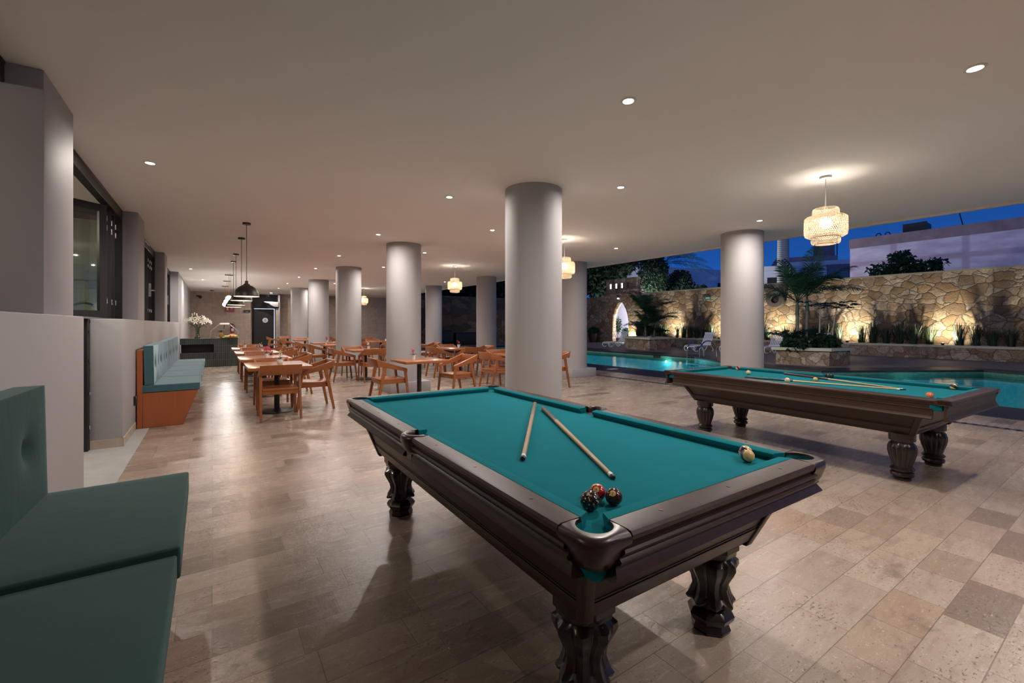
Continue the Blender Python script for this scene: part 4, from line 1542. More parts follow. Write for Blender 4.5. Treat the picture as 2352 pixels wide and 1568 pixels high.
t = thing('security_camera', 'black security camera in the top left corner of the back wall', 'camera', (-.55, YB, 2.80))
MB().bb(-.12, .10, -.04, 0, .04, .10).build('bracket', M['black'], t)
MB().sphere((.05, -.10, 0), .07, 16, 10).build('camera_dome', M['black'], t)
t = thing('smoke_detector', 'small dark detector on the ceiling near the back wall', 'detector', (-.0, 26.6, H))
MB().lathe([(.09, 0), (.085, -.03), (.02, -.045)], 20).build('housing', M['black'], t)

t = thing('door_1', 'tall black door with a round sign, in a black glass recess at the back', 'door', (0, YB, 0))
t['kind'] = 'structure'
M['darkgloss'] = m_plain('black_glass', (.008, .008, .010), .08, .1)
MB().bb(1.80, 3.05, -.03, .02, 0, H).build('recess_panel', M['darkgloss'], t)
MB().bb(1.90, 2.86, -.075, -.03, 0, 2.24).build('door_leaf', m_plain('door_black', (.005, .005, .006), .55, .1), t, bevel=.004)
MB().bb(1.90, 2.88, -.06, -.03, 2.25, 2.275).bb(2.865, 2.89, -.06, -.03, 0, 2.275).build('lit_edge', m_emit('light_line', (.75, .80, 1), 1.1), t)
MB().bb(2.93, 3.05, -.35, -.03, 0, 2.30).build('door_jamb', M['skirt'], t)
MB().bb(3.05, 3.12, -.40, .0, 0, H).bb(1.8, 3.12, -.40, 0, H - .05, H).build('recess_frame', M['white'], t)
sg = MB().lathe([(.125, -.012), (.135, -.004), (.135, 0)], 32, (2.43, -.076, 1.63), axis='y').build('round_sign', M['signwhite'], t)
flat_text('B', .17, m_plain('sign_blue', (.05, .12, .38), .5, .03), sg, (2.43, -.094, 1.63), (PI / 2, 0, 0), 'letter')
MB().prism([(2.33, 2.66), (3.05, 2.64), (3.05, 2.36), (2.86, 2.37), (2.70, 2.44), (2.55, 2.56), (2.36, 2.60)], -.45, -.05, 'y').build('plaster_bracket', M['white'], t, bevel=.02, seg=2)
struct('wall_back_recess', MB().bb(4.55, 4.95, 26.4, 28, 0, H), m_plain('grey_wall_paint', (.28, .275, .30), .7, .04), 'grey wall return between the far columns', 'wall')

# =================================================================== POOL
WP = [(17.3, 24), (17.3, 11.5), (15.4, 8.6), (15.3, 5.9), (19.7, 3.2), (19.3, 2.2), (19.1, -8)]      # far water edge
OP = [(18.8, 25.2), (18.8, 11.5), (16.2, 8.6), (16.6, 6.15), (20.6, 3.76), (20.3, 2.4), (20.1, -8)]  # outer edge of the far coping
NX = 11.2
M['coping'] = m_tiles('dark_slate_coping', .6, .6, [(.018, .018, .021), (.026, .026, .030)], (.012, .012, .013), .45, 'xy', .003, 0)
M['deck'] = m_plain('wet_grey_deck', (.20, .185, .155), .6, .25, 1.5, .1)
poly = [(NX, -8), (NX, 24)] + WP
t = thing('swimming_pool', 'lit turquoise swimming pool with dark slate coping beside the terrace', 'swimming pool', (0, 0, 0))
M['basin'] = m_tiles('aqua_basin_tiles', .1, .1, [(.22, .55, .60), (.30, .65, .68)], (.25, .5, .52), .4, 'sxy_z', .004, 0)
M['waterline'] = m_tiles('green_mosaic_band', .05, .05, [(.045, .14, .09), (.09, .22, .14), (.12, .20, .12)], (.10, .15, .11), .3, 'sxy_z', .004, 0)
b, wl = MB(), MB()
n = len(poly)
for i in range(n):
    p, q = poly[i], poly[(i + 1) % n]
    b.quad((*p, -1.3), (*q, -1.3), (*q, -.30), (*p, -.30))
    wl.quad((*p, -.30), (*q, -.30), (*q, -.03), (*p, -.03))
# floor of the basin as strips to the near edge
ys = [(x, y) for x, y in WP]
b.add([(NX, 24, -1.3)] + [(x, y, -1.3) for x, y in ys] + [(NX, y, -1.3) for x, y in ys], [])
N0 = len(b.v) - 2 * len(ys)
for i in range(len(ys) - 1):
    b.f.append((N0 + i, N0 + i + 1, N0 + len(ys) + i + 1, N0 + len(ys) + i))
b.build('basin', M['basin'], t, smooth=False, fix=False)
wl.build('waterline_band', M['waterline'], t, smooth=False, fix=False)
wtr = MB()
wtr.add([(x, y, -.13) for x, y in ys] + [(NX, y, -.13) for x, y in ys], [(len(ys) + i, len(ys) + i + 1, i + 1, i) for i in range(len(ys) - 1)])
wtr.build('water', m_clear('pool_water', (.30, .80, .86), .0, .45, (2.2, .12, .04), .05), t, smooth=False, fix=False)
cpg = MB()
def slab(b_, a, c, d, e, z0=-.06, z1=0.0):
    b_.loft([[(*a, z0), (*c, z0), (*d, z0), (*e, z0)], [(*a, z1), (*c, z1), (*d, z1), (*e, z1)]])
slab(cpg, (9.8, -8), (NX, -8), (NX, 24), (9.8, 24))
slab(cpg, (9.8, 24), (18.8, 24), (18.8, 25.2), (9.8, 25.2))
for i in range(len(WP) - 1):
    a = WP[i] if i else (17.3, 24)
    o0 = OP[i] if i else (18.8, 24)
    slab(cpg, a, WP[i + 1], OP[i + 1], o0)
cpg.build('coping', M['coping'], t, smooth=False)
m_pl = m_emit('pool_lamp_glow', (.75, 1, .95), 14)
for x, y, ax, ay, pw in ((17.24, 12.9, -1, 0, .6), (17.24, 19.5, -1, 0, 1), (15.7, 8.0, -1, .3, .6), (17.4, 4.50, -.5, -.86, .35), (19.15, -1.0, -1, 0, 1.5), (11.26, .5, 1, 0, 1.3), (11.26, 7.5, 1, 0, 1), (11.26, 15.5, 1, 0, 1)):
    lo = MB().lathe([(.055, 0), (.05, .02), (.001, .025)], 20).build('underwater_light', m_pl, t)
    lo.location = (x, y, -.30 if x > 17 and y == 12.9 else -.5)
    lo.rotation_euler = Vector((ax, ay, .0)).to_track_quat('Z', 'Y').to_euler()
    KIDS.setdefault(lo.name, [])
    lamp(lo, 'POINT', P_POOL * pw, (.55, .95, 1), (0, 0, .12), .10)
for x, y, a in ((17.28, 13.45, 0), (17.50, 4.62, math.atan2(-2.7, 4.1) + PI / 2)):
    MB().box((x, y, -.10), (.05, .36, .10), a).build('skimmer', M['dot'], t)
lid = MB().bb(-.16, .16, -.11, .11, 0, .008).build('skimmer_lid', M['plastic'], None, bevel=.003)
lid.location = (10.42, 9.78, 0)
tag(lid, 'small white skimmer lid on the dark near coping of the pool', 'lid')
dk = MB()
for i in range(len(OP) - 1):
    a, c = OP[i], OP[i + 1]
    slab(dk, a, c, (26.0, c[1]), (26.0, a[1]), -.1, -.004)
slab(dk, (9.8, 25.2), (26, 25.2), (26, 29.8), (9.8, 29.8), -.1, -.004)
slab(dk, (26, -8), (36, -8), (36, 32), (26, 32), -.1, -.004)
struct('floor_pool_deck', dk, M['deck'], 'wet dark grey deck on the far side of the pool', 'deck', smooth=False)
t = thing('drain_grate', 'long dark drain grate along the terrace edge before the pool', 'drain', (8.84, 0, 0))
MB().bb(-.055, .055, -6, 27.5, 0, .002).build('channel', M['dot'], t)
gm = NT('slotted_grate')
gw = gm.n('TexWave', wave_type='BANDS', bands_direction='Y')
gw.inputs['Scale'].default_value = 3.1
gm.l(gm.coord(), gw.inputs['Vector'])
gm.bsdf(gm.ramp(gw.outputs['Fac'], [(.45, (.006, .006, .006)), (.55, (.09, .09, .09))]), .5)
MB().bb(-.045, .045, -6, 27.5, .002, .005).build('grille', gm.m, t)
t = thing('pool_ladder', 'chrome pool ladder with two curved handrails at the far pool edge', 'ladder', (0, 0, 0))
for y in (11.75, 11.15):
    pts = [(17.14, y, -.95), (17.14, y, .30)] + [(17.62 - .48 * math.cos(a), y - .05 * a, .30 + .40 * math.sin(a)) for a in [PI * k / 12 for k in range(1, 12)]] + [(18.12, y - .16, .28), (18.14, y - .16, 0)]
    MB().tube(pts, .024, 12).build('handrail', M['chrome'], t)
for z in (-.3, -.6):
    MB().bb(17.08, 17.2, 11.15, 11.75, z - .015, z + .015).build('rung', M['chrome'], t)

# =================================================================== GARDEN WALL, BEDS, ARCH
M['stone'] = m_stone('flagstone_wall', 3.1, 'yz')
M['stone2'] = m_stone('flagstone_planter', 3.0, 'all', (.24, .17, .11), (.46, .37, .27), .02)
M['stone_shaded'] = m_stone('flagstone_shaded', 1.5, 'xz', (.035, .030, .022), (.11, .095, .07))  # stone tones darkened so the end wall looks unlit
M['cap'] = m_plain('cream_stone_cap', (.50, .45, .33), .7, .15, 6, .1)
WX = 25.75
wall = MB()
wall.bb(WX, WX + .4, -8, 22.6, 0, 3.62)
wall.bb(WX, WX + .4, 24.2, 29.8, 0, 3.62)
wall.prism([(22.6, 3.62), (22.6, 1.55), (22.66, 2.0), (22.85, 2.55), (23.16, 3.02), (23.26, 3.08), (23.54, 3.08), (23.64, 3.02), (23.95, 2.55), (24.14, 2.0), (24.2, 1.55), (24.2, 3.62)], WX, WX + .4, 'x')
struct('wall_garden', wall, M['stone'], 'tall flagstone garden wall beyond the pool, lit from below', 'garden wall', smooth=False)
struct('trim_2', MB().bb(WX - .03, WX + .43, -8, 21.5, 3.62, 3.69), m_plain('mossy_wall_cap', (.20, .185, .15), .8, .3, 3), 'weathered capping on top of the flagstone garden wall', 'wall cap')
struct('wall_garden_end', MB().bb(9.4, 26.2, 29.6, 30, 0, 3.5), M['stone_shaded'], 'stone wall darkened as if unlit at the far end of the pool garden', 'garden wall')
struct('wall_patio', MB().bb(29.5, 29.8, 18, 32, -.05, 3.4), m_plain('lavender_white_render', (.62, .60, .72), .8, .05, 2), 'pale lavender wall seen through the stone arch', 'wall')
t = thing('added_patio_lamp', 'added unseen lamp behind the arch that lights the pale patio wall', 'lamp', (26.25, 21.6, 2.9))
MB().sphere((0, 0, 0), .08, 12, 8).build('globe', m_emit('added_patio_globe', (1, .97, 1), 6), t)
lamp(t, 'POINT', 2000, (.97, .96, 1), (.12, 0, 0), .1)  # unseen lamp, added to brighten the wall behind the arch
# bell-gable block above the arch, with glowing openings
t = thing('stone_gable', 'stone block above the arch with three small glowing openings', 'gable', (WX, 23.35, 3.62))
gb = MB().bb(-.05, .5, -1.75, 1.75, 0, .12).bb(-.02, .46, -1.65, 1.65, .12, .30).bb(-.06, .5, -1.75, 1.75, .30, .38)
gb.bb(.0, .42, -1.5, 1.5, .38, .55).bb(0, .42, -1.5, 1.5, .93, 1.28)
for a, c in ((-1.5, -.78), (-.58, -.20), (0, .38), (.58, .95), (1.15, 1.5)):
    gb.bb(0, .42, a, c, .55, .93)
gb.build('gable_block', M['stone2'], t, smooth=False)
lt = m_emit('lit_opening_glow', (1, .84, .60), 4.5)
for k, (a, c) in enumerate(((-.20, 0), (.38, .58), (.95, 1.15))):
    MB().bb(.10, .20, a, c, .56, .92).build('lit_opening', lt, t)
MB().bb(.30, .40, -.78, -.58, .56, .92).build('dark_opening', M['dot'], t)
t = thing('garden_floodlight', 'small white floodlight above the stone arch', 'lamp', (WX - .02, 23.5, 3.38))
MB().bb(-.12, 0, -.10, .10, -.06, .06).build('housing', M['plastic'], t)
MB().bb(-.128, -.12, -.08, .08, -.05, .05).build('lens', m_emit('flood_lens', (1, 1, 1), 1.5), t)
# stone ring
t = thing('stone_ring', 'round carved stone ring mounted on the garden wall', 'ring', (WX - .152, 12.06, 2.78))
pr = [(.20, -.13), (.22, -.15), (.44, -.15), (.48, -.11), (.48, .12), (.20, .12)]
rg = MB()
rings = [[(z, r * math.cos(2 * PI * k / 48), r * math.sin(2 * PI * k / 48)) for r, z in pr] for k in range(48)]
rg.loft(rings, closed=True)
rg.build('ring', m_plain('grey_carved_stone', (.060, .054, .045), .85, .4, 9, .4), t)
t = thing('exit_sign', 'small green exit light high on the garden wall', 'sign', (WX - .02, 16.2, 3.06))
MB().bb(-.05, 0, -.20, .20, -.075, .075).build('housing', m_plain('sign_green', (.02, .13, .10), .5, .05), t)
MB().bb(-.056, -.05, -.18, .10, -.045, .04).build('sign_panel', m_emit('sign_glow', (.35, .75, .58), .35), t)

# long raised bed
def bed(name, label, pts, h, cap, over, soil_z, cat='planter', mat=None):
    t_ = thing(name, label, cat, (0, 0, 0))
    MB().prism(pts, -.02, h - cap).build('stone_side', mat or M['stone2'], t_, smooth=False)
    cx_ = sum(p[0] for p in pts) / len(pts)
    cy_ = sum(p[1] for p in pts) / len(pts)
    def off(d):
        n_ = len(pts)
        out_ = []
        for i in range(n_):
            p0, p1, p2 = Vector(pts[i - 1]), Vector(pts[i]), Vector(pts[(i + 1) % n_])
            e0, e1 = (p1 - p0).normalized(), (p2 - p1).normalized()
            n0, n1 = Vector((e0.y, -e0.x)), Vector((e1.y, -e1.x))
            if n0.dot(p1 - Vector((cx_, cy_))) < 0: n0 = -n0
            if n1.dot(p1 - Vector((cx_, cy_))) < 0: n1 = -n1
            m_ = (n0 + n1)
            m_ = m_ / max(.3, m_.dot(n0))
            out_.append(tuple(p1 + m_ * d))
        return out_
    o, i_ = off(over), off(-.22)
    cpb = MB()
    n_ = len(pts)
    for k in range(n_):
        j = (k + 1) % n_
        cpb.loft([[(*o[k], h - cap), (*o[j], h - cap), (*i_[j], h - cap), (*i_[k], h - cap)], [(*o[k], h), (*o[j], h), (*i_[j], h), (*i_[k], h)]])
    cpb.build('coping_cap', M['cap'], t_, smooth=False)
    MB().prism(i_, h - cap - .02, soil_z).build('soil', M['soil'], t_, smooth=False)
    return t_


bed('raised_bed', 'long low flagstone bed with a cream cap running along the garden wall', [(24.95, -6), (24.42, 21.8), (25.69, 21.8), (25.69, -6)], .56, .09, .05, .50)
bed('stone_planter', 'square stone planter with a cream cap, left one, holding the bushy palm', [(19.45, 15.6), (21.4, 15.7), (21.9, 17.9), (20.0, 17.8)], .70, .11, .12, .62)
bed('stone_planter', 'square stone planter with a cream cap, right one, behind the far pool table', [(17.2, 6.4), (18.35, 6.2), (18.7, 8.0), (16.65, 7.85)], .60, .10, .10, .53)

# =================================================================== PLANTS
def frond_mesh(b, base, az, L, rise, droop, nl, leaf, wid=.018, fold=.25):
    """one pinnate palm leaf: arching midrib with leaflets down both sides"""
    d = Vector((math.cos(az), math.sin(az), 0))
    base = Vector(base)
    pts = []
    K = 14
    for i in range(K + 1):
        s = i / K
        pts.append(base + d * (L * (s * math.cos(rise) + .18 * droop * s * s)) + Vector((0, 0, L * (math.sin(rise) * s - droop * s * s * .8))))
    b.tube(pts, [.016 * (1 - .8 * i / K) for i in range(K + 1)], 5)
    side = Vector((-d.y, d.x, 0))
    for i in range(nl):
        s = .16 + .84 * (i + .5) / nl
        q = s * K
        k = min(int(q), K - 1)
        p = pts[k].lerp(pts[k + 1], q - k)
        tg = (pts[k + 1] - pts[k]).normalized()
        ll = leaf * (math.sin(PI * min(1, s * .9 + .08)) ** .6) * R.uniform(.85, 1.1)
        for sg in (-1, 1):
            dr = (side * sg * .85 + tg * .65 + Vector((0, 0, R.uniform(-.05, .3)))).normalized()
            nrm = tg.cross(dr).normalized()
            w_ = tg * wid
            m1 = p + dr * ll * .5 + Vector((0, 0, .02 * ll))
            tip = p + dr * ll - Vector((0, 0, ll * fold))
            b.add([p - w_ * .5, p + w_ * .5, m1 + w_ * .7, tip, m1 - w_ * .7], [(0, 1, 2, 4), (4, 2, 3)])
    return b


def palm(name, label, loc, stems, mat='palm', bark='bark', group=None, leafn=34):
    """stems: list of (dx,dy,height,crown [(az,L,rise,droop)], leaflet length, radius)"""
    t_ = thing(name, label, 'palm', loc, 0, group)
    for dx, dy, h, crown, leaf, rad in stems:
        lean = (dx * .25, dy * .25)
        n_ = 26
        pr = [((dx + lean[0] * i / n_, dy + lean[1] * i / n_, h * .72 * i / n_), rad * (1.12 if i % 2 else 1)) for i in range(n_ + 1)]
        MB().tube([p for p, r in pr], [r for p, r in pr], 12).build('trunk', M[bark], t_)
        top = Vector((dx + lean[0], dy + lean[1], h))
        MB().tube([(top.x, top.y, h * .70), (top.x, top.y, h * .85), (top.x, top.y, h)], [rad * 1.15, rad * 1.05, rad * .4], 12).build('crown_shaft', M[mat], t_)
        for az, L, rise, droop in crown:
            frond_mesh(MB(), tuple(top - Vector((0, 0, .05))), az, L, rise, droop, leafn, leaf).build('frond', M[mat], t_, fix=False)
    return t_


def crown(n, L, r0=.35, r1=1.35, dr=.55, off=0):
    return [(off + k * 2.4, L * R.uniform(.85, 1.1), r0 + (r1 - r0) * ((k * .618) % 1), dr * R.uniform(.7, 1.2)) for k in range(n)]


palm('palm_tree', 'slender two-stemmed palm in the right stone planter', (17.35, 7.35, .5),
     [(0, .08, 1.75, [(2.3, 1.9, .80, .55), (2.7, 1.6, .55, .6), (.4, 1.7, 1.0, .45), (-.6, 2.1, .95, .42), (1.3, 1.9, 1.25, .15), (-.3, 1.9, 1.2, .25), (-1.5, 1.6, .8, .6), (3.9, 1.6, .9, .5), (2.9, 1.7, 1.25, .3)], .70, .050),
      (.18, -.10, 1.95, [(-.75, 2.1, .88, .35), (.2, 1.7, 1.1, .3), (1.9, 1.8, 1.25, .25), (-1.9, 1.5, .9, .5), (3.2, 1.6, 1.0, .5), (-.9, 1.7, .55, .5), (-.1, 2.0, 1.35, .12)], .70, .045),
      (.05, .3, .35, [(2.4, 1.2, .7, .6), (-.6, 1.3, .75, .7), (.9, 1.0, .9, .6), (3.6, 1.0, .8, .6), (-1.7, 1.0, .9, .5), (-.9, 1.2, .5, .6)], .5, .035)], leafn=44)
palm('palm_bush', 'bushy multi-stemmed palm in the left stone planter', (20.6, 16.6, .6),
     [(-.1, .1, 1.45, crown(12, 1.95, .6, 1.45, .38), .60, .05), (.25, -.15, .95, crown(11, 1.6, .5, 1.4, .5, .8), .55, .045), (-.35, -.1, .7, crown(9, 1.35, .5, 1.35, .5, 1.7), .5, .04), (.1, .35, .35, crown(9, 1.2, .4, 1.3, .5, .3), .45, .035), (.5, .2, .25, crown(8, 1.0, .4, 1.3, .5, 1.1), .4, .03)], leafn=40)


def leaf_cloud(name, mat, parent, blobs, n, size, seed=1):
    rr = random.Random(seed)
    b = MB()
    tot = sum(r[1][0] * r[1][1] * r[1][2] for r in blobs) or 1
    for c, r in blobs:
        k_ = int(n * r[0] * r[1] * r[2] / tot)
        for k in range(k_):
            v = Vector((rr.gauss(0, 1), rr.gauss(0, 1), rr.gauss(0, 1))).normalized() * (rr.random() ** .28)
            p = Vector((c[0] + v.x * r[0], c[1] + v.y * r[1], c[2] + v.z * r[2]))
            u = Vector((rr.gauss(0, 1), rr.gauss(0, 1), rr.gauss(0, .7))).normalized()
            w_ = u.orthogonal().normalized() * size * .42
            L = size * rr.uniform(.7, 1.3)
            b.quad(p, p + u * L * .5 + w_, p + u * L - Vector((0, 0, L * .25)), p + u * L * .5 - w_)
    return b.build(name, mat, parent, fix=False)


# small planting in the right planter
def papaya(loc, h, label, lean):
    t_ = thing('papaya_tree', label, 'small tree', loc, 0, 'thin trees in the right stone planter')
    top = Vector((lean[0], lean[1], h))
    MB().tube([(0, 0, 0), (top.x * .4, top.y * .4, h * .5), tuple(top)], [.032, .026, .018], 10).build('trunk', m_plain('pale_stem', (.30, .27, .20), .8, .3, 14), t_)
    b = MB()
    for k in range(11):
        az = k * 2.4
        L = R.uniform(.35, .6)
        d = Vector((math.cos(az), math.sin(az), R.uniform(.05, .4)))
        e_ = top + d * L
        b.tube([tuple(top), tuple(top + d * L * .6 + Vector((0, 0, .03))), tuple(e_)], .006, 5)
        for j in range(7):
            a = az + (j - 3) * .55
            dd = Vector((math.cos(a), math.sin(a), -.28))
            s_ = Vector((-dd.y, dd.x, 0)) * .05
            b.quad(e_, e_ + dd * .14 + s_, e_ + dd * .27, e_ + dd * .14 - s_)
    b.build('crown', M['palm'], t_, fix=False)
    return t_


papaya((18.25, 6.75, .5), 1.50, 'thin leaning papaya tree at the right end of the right planter', (.18, -.12))
papaya((17.95, 7.0, .5), 1.55, 'thin upright papaya tree just right of the slender palm', (.05, -.03))
for (x, y), lb in (((17.0, 7.35), 'low dark bush left of the palm stems in the right planter'), ((17.75, 6.75), 'low dark bush right of the palm stems in the right planter')):
    t = thing('bush', lb, 'bush', (x, y, .5))
    leaf_cloud('foliage', M['leaf'], t, [((0, 0, .22), (.42, .40, .28)), ((.15, .1, .42), (.2, .2, .18))], 420, .17, int(x * 100))
    MB().tube([(0, 0, 0), (0, 0, .25)], .02, 8).build('stem', M['bark'], t)

# grass clumps along the long bed
CLUMPS = []
for k in range(3):
    t = thing('grass_clump', 'strappy grass clump in the raised bed along the garden wall', 'grass', (0, 0, 0), 0, 'grass clumps along the garden wall')
    b = MB()
    for j in range(110):
        a = R.random() * 2 * PI
        L = R.uniform(.45, .95)
        rad = R.random() * .13
        lean = R.uniform(.05, .50)
        p0 = Vector((rad * math.cos(a), rad * math.sin(a), 0))
        d = Vector((math.cos(a), math.sin(a), 0))
        s_ = Vector((-d.y, d.x, 0)) * .009
        p1 = p0 + d * L * .3 * lean + Vector((0, 0, L * .55))
        p2 = p0 + d * L * .62 * lean + Vector((0, 0, L * (.95 - .25 * lean)))
        p3 = p0 + d * L * (.95 * lean) + Vector((0, 0, L * (1.05 - .75 * lean)))
        b.add([p0 - s_, p0 + s_, p1 + s_, p1 - s_, p2 + s_ * .7, p2 - s_ * .7, p3], [(0, 1, 2, 3), (3, 2, 4, 5), (5, 4, 6)])
    b.build('blades', M['grass'], t, fix=False)
    CLUMPS.append(t)
UPL = (22.0, 18.2, 14.9, 11.8, 8.5, 5.2, 1.9)
ycl = [y for y in (1.0 + k * .47 for k in range(44)) if min(abs(y - q) for q in UPL) > .27]
for i, y in enumerate(ycl):
    near = min(abs(y - q) for q in UPL[1:])
    x = 25.13 + R.uniform(-.12, .10)
    lb = 'strappy grass clump in the raised bed along the garden wall'
    if i < 3:
        CLUMPS[i].location = (x, y, .5)
        CLUMPS[i].rotation_euler = (0, 0, R.random() * 6)
    else:
        dup(CLUMPS[i % 3], (x, y, .5), R.random() * 6, lb, 'grass clumps along the garden wall', R.uniform(.85, 1.25))
for y, lb in zip(UPL, ('garden uplight beside the stone arch', 'garden uplight behind the white lounger nearest the ladder', 'garden uplight hidden behind the pool-side column', 'garden uplight below the stone ring',
                       'garden uplight right of the thin papaya trees', 'brightest garden uplight near the right end of the bed', 'garden uplight beyond the right edge of the photo')):
    x = 24.80 if y != 22.0 else 25.3
    t = thing('garden_uplight', lb, 'garden light', (x, y, .50 if y < 21.9 else .0), 0, 'uplights along the garden wall')
    MB().tube([(0, 0, -.02), (0, 0, .06)], .012, 8).build('spike', M['black'], t)
    hb = MB().lathe([(.035, 0), (.05, .02), (.05, .10), (.044, .10), (.044, .085)], 20)
    hb.v = [(x_, y_, z_ + .05) for x_, y_, z_ in hb.v]
    hb.build('housing', M['black'], t)
    MB().lathe([(.043, .14), (.001, .142)], 18).build('lens', m_emit('uplight_lens', (1, .90, .70), 40), t)
    lamp(t, 'SPOT', P_UP, (1, .88, .66), (0, 0, .17), .03, (.62, 0, 1), 150, 1.0)

# added unseen floodlights above the ceiling edge, brightening garden wall and houses
for y, lb in ((1.0, 'added fill light above the terrace edge, right one, out of view'), (9.0, 'added fill light above the terrace edge, middle one, out of view'), (17.0, 'added fill light above the terrace edge, left one, out of view')):
    t = thing('added_floodlight', lb, 'fill light', (9.26, y, 3.52), 0, 'added fill lights')
    MB().bb(0, .10, -.04, .04, -.05, .05).build('bracket', M['black'], t)
    MB().bb(.10, .22, -.16, .16, -.10, .10).build('housing', M['black'], t, bevel=.01)
    MB().bb(.22, .226, -.14, .14, -.08, .08).build('lens', m_emit('added_flood_lens', (1, .96, .98), 12), t)
    lamp(t, 'SPOT', P_FILL, (1, .95, .97), (.30, 0, 0), .08, (1, .08, -.12), 140, .7)

# loungers
LNG = None


def lounger(x, y, rz, label):
    global LNG
    if LNG is not None:
        return dup(LNG, (x, y, 0), rz, label, 'white pool loungers')
    t_ = LNG = thing('sun_lounger', label, 'sun lounger', (x, y, 0), rz, 'white pool loungers')
    P = M['plastic']
    fr = MB()
    for s in (-1, 1):
        fr.tube([(-.98, s * .27, .27), (-.85, s * .31, .31), (.0, s * .32, .32), (.30, s * .32, .31)], .028, 8)
    fr.tube([(-.98, -.27, .27), (-1.02, 0, .26), (-.98, .27, .27)], .028, 8)
    fr.build('seat_rail', P, t_)
    sl = MB()
    for k in range(11):
        sl.bb(-.92 + k * .11, -.92 + k * .11 + .082, -.31, .31, .315, .332)
    sl.build('seat_slats', P, t_, bevel=.004)
    bk = MB()
    c, s_ = math.cos(math.radians(62)), math.sin(math.radians(62))
    for k in range(7):
        yy = -.25 + k * .083
        bk.box((.28 + .36 * c, yy, .33 + .36 * s_), (.70, .055, .018), 0, 0, -math.radians(62))
    for q in (.03, .70):
        bk.box((.28 + q * c, 0, .33 + q * s_), (.07, .62, .024), 0, 0, -math.radians(62))
    bk.build('backrest', P, t_, bevel=.006)
    for s in (-1, 1):
        MB().tube([(-.95, s * .30, .29), (-1.0, s * .30, .18), (-.93, s * .30, .06), (-.80, s * .30, .02), (-.70, s * .30, .05)], .024, 8).build('leg', P, t_)
        MB().tube([(-.52, s * .31, .31), (-.36, s * .31, .12), (-.25, s * .31, .03), (-.12, s * .31, .12), (.02, s * .31, .31)], .024, 8).build('leg', P, t_)
        MB().tube([(.25, s * .31, .31), (.42, s * .31, .18), (.48, s * .31, .05), (.38, s * .31, .02)], .024, 8).build('leg', P, t_)
    return t_


for x, y, a, lb in ((21.35, 13.75, -.10, 'white plastic sun lounger behind the pool ladder'),
                    (21.2, 19.45, -.12, 'white plastic sun lounger left of the left stone planter'),
                    (22.15, 12.3, -.10, 'white plastic sun lounger mostly hidden behind the pool-side column, foot end showing'),
                    (22.75, 10.95, -.12, 'white plastic sun lounger with its back showing right of the pool-side column'),
                    (23.7, 9.35, -.1, 'white plastic sun lounger behind the plants of the right planter')):
    lounger(x, y, a, lb)
t = thing('plant_pot', 'black pot with a small plant left of the stone arch', 'plant pot', (25.1, 25.6, 0))
MB().lathe([(.30, 0), (.42, .70), (.38, .70), (.36, .6)], 20).build('pot', M['black'], t)
leaf_cloud('foliage', M['leaf'], t, [((0, 0, .9), (.40, .40, .3))], 260, .16, 5)
for x, y, h, lb in ((28.0, 25.7, 1.9, 'leafy shrub in front of the lavender wall, taller one seen through the arch'), (28.3, 25.15, 1.1, 'small shrub in front of the lavender wall, shorter one seen through the arch')):
    t = thing('shrub', lb, 'shrub', (x, y, 0))
    MB().tube([(0, 0, 0), (0, .05, h)], .03, 8).build('stem', M['bark'], t)
    leaf_cloud('foliage', M['leaf'], t, [((0, 0, h * .7), (.28, .28, h * .35))], 260, .15, int(x * 10 + y))
    MB().lathe([(.16, 0), (.2, .3), (.18, .3)], 16).build('pot', M['black'], t)
t = thing('silhouette_stack', 'dark box-like furniture silhouettes in the unlit garden beyond the dining tables', 'furniture silhouette', (14.0, 27.5, 0))
MB().bb(-1.7, -.5, -.5, .5, 0, 1.0).build('silhouette_box', M['black'], t, bevel=.08, seg=2)  # plain black boxes stand in for furniture lost in the dark
MB().bb(-.3, 1.9, -.5, .5, 0, .85).build('silhouette_box', M['black'], t, bevel=.08, seg=2)
# fronds of the indoor palm
for k in range(9):
    frond_mesh(MB(), (0, 0, 1.0 + .05 * k), k * 2.4, 1.1, .75 + .06 * k, .7, 22, .32).build('frond', M['leaf'], INDOOR_PALM, fix=False)
MB().tube([(0, 0, .3), (0, 0, 1.5)], .035, 10).build('trunk', M['bark'], INDOOR_PALM)

# =================================================================== BEYOND THE WALL
def tree(x, y, h, blobs, label, n=2600, size=.26, mat='tree'):
    t_ = thing('leafy_tree', label, 'tree', (x, y, 0))
    MB().tube([(0, 0, 0), (.1, 0, h * .4), (0, .1, h * .7)], [.22, .17, .10], 10).build('trunk', M['bark'], t_)
    leaf_cloud('crown', M[mat], t_, blobs, n, size, int(x * 7 + y))
    return t_


tree(28.6, 22.6, 6, [((0, 0, 5.2), (1.3, 1.1, 1.9)), ((.5, .6, 6.8), (1.0, .9, 1.0))], 'leafy tree right behind the stone gable, catching some light', 5200, .19, 'tree')
tree(28.4, 28.0, 9, [((0, 0, 6.3), (2.0, 2.3, 2.6)), ((-1.0, 3.4, 5.5), (2.4, 2, 2.4)), ((.6, -1.6, 7.3), (1.6, 1.7, 1.8))], 'large dark tree behind the garden corner, left of the gable', 13000, .36)
tree(22.0, 33.2, 8, [((0, 0, 5.5), (4, 2.2, 2.8)), ((-5, 0, 5.5), (3.5, 2.2, 2.8))], 'dark tree mass beyond the end wall of the garden, right part', 14000, .42)
tree(13.5, 33.4, 8, [((0, 0, 5.6), (4, 2.2, 2.9)), ((-4, .3, 5.2), (3, 2.2, 2.4))], 'dark tree mass beyond the end wall of the garden, left part', 14000, .42)
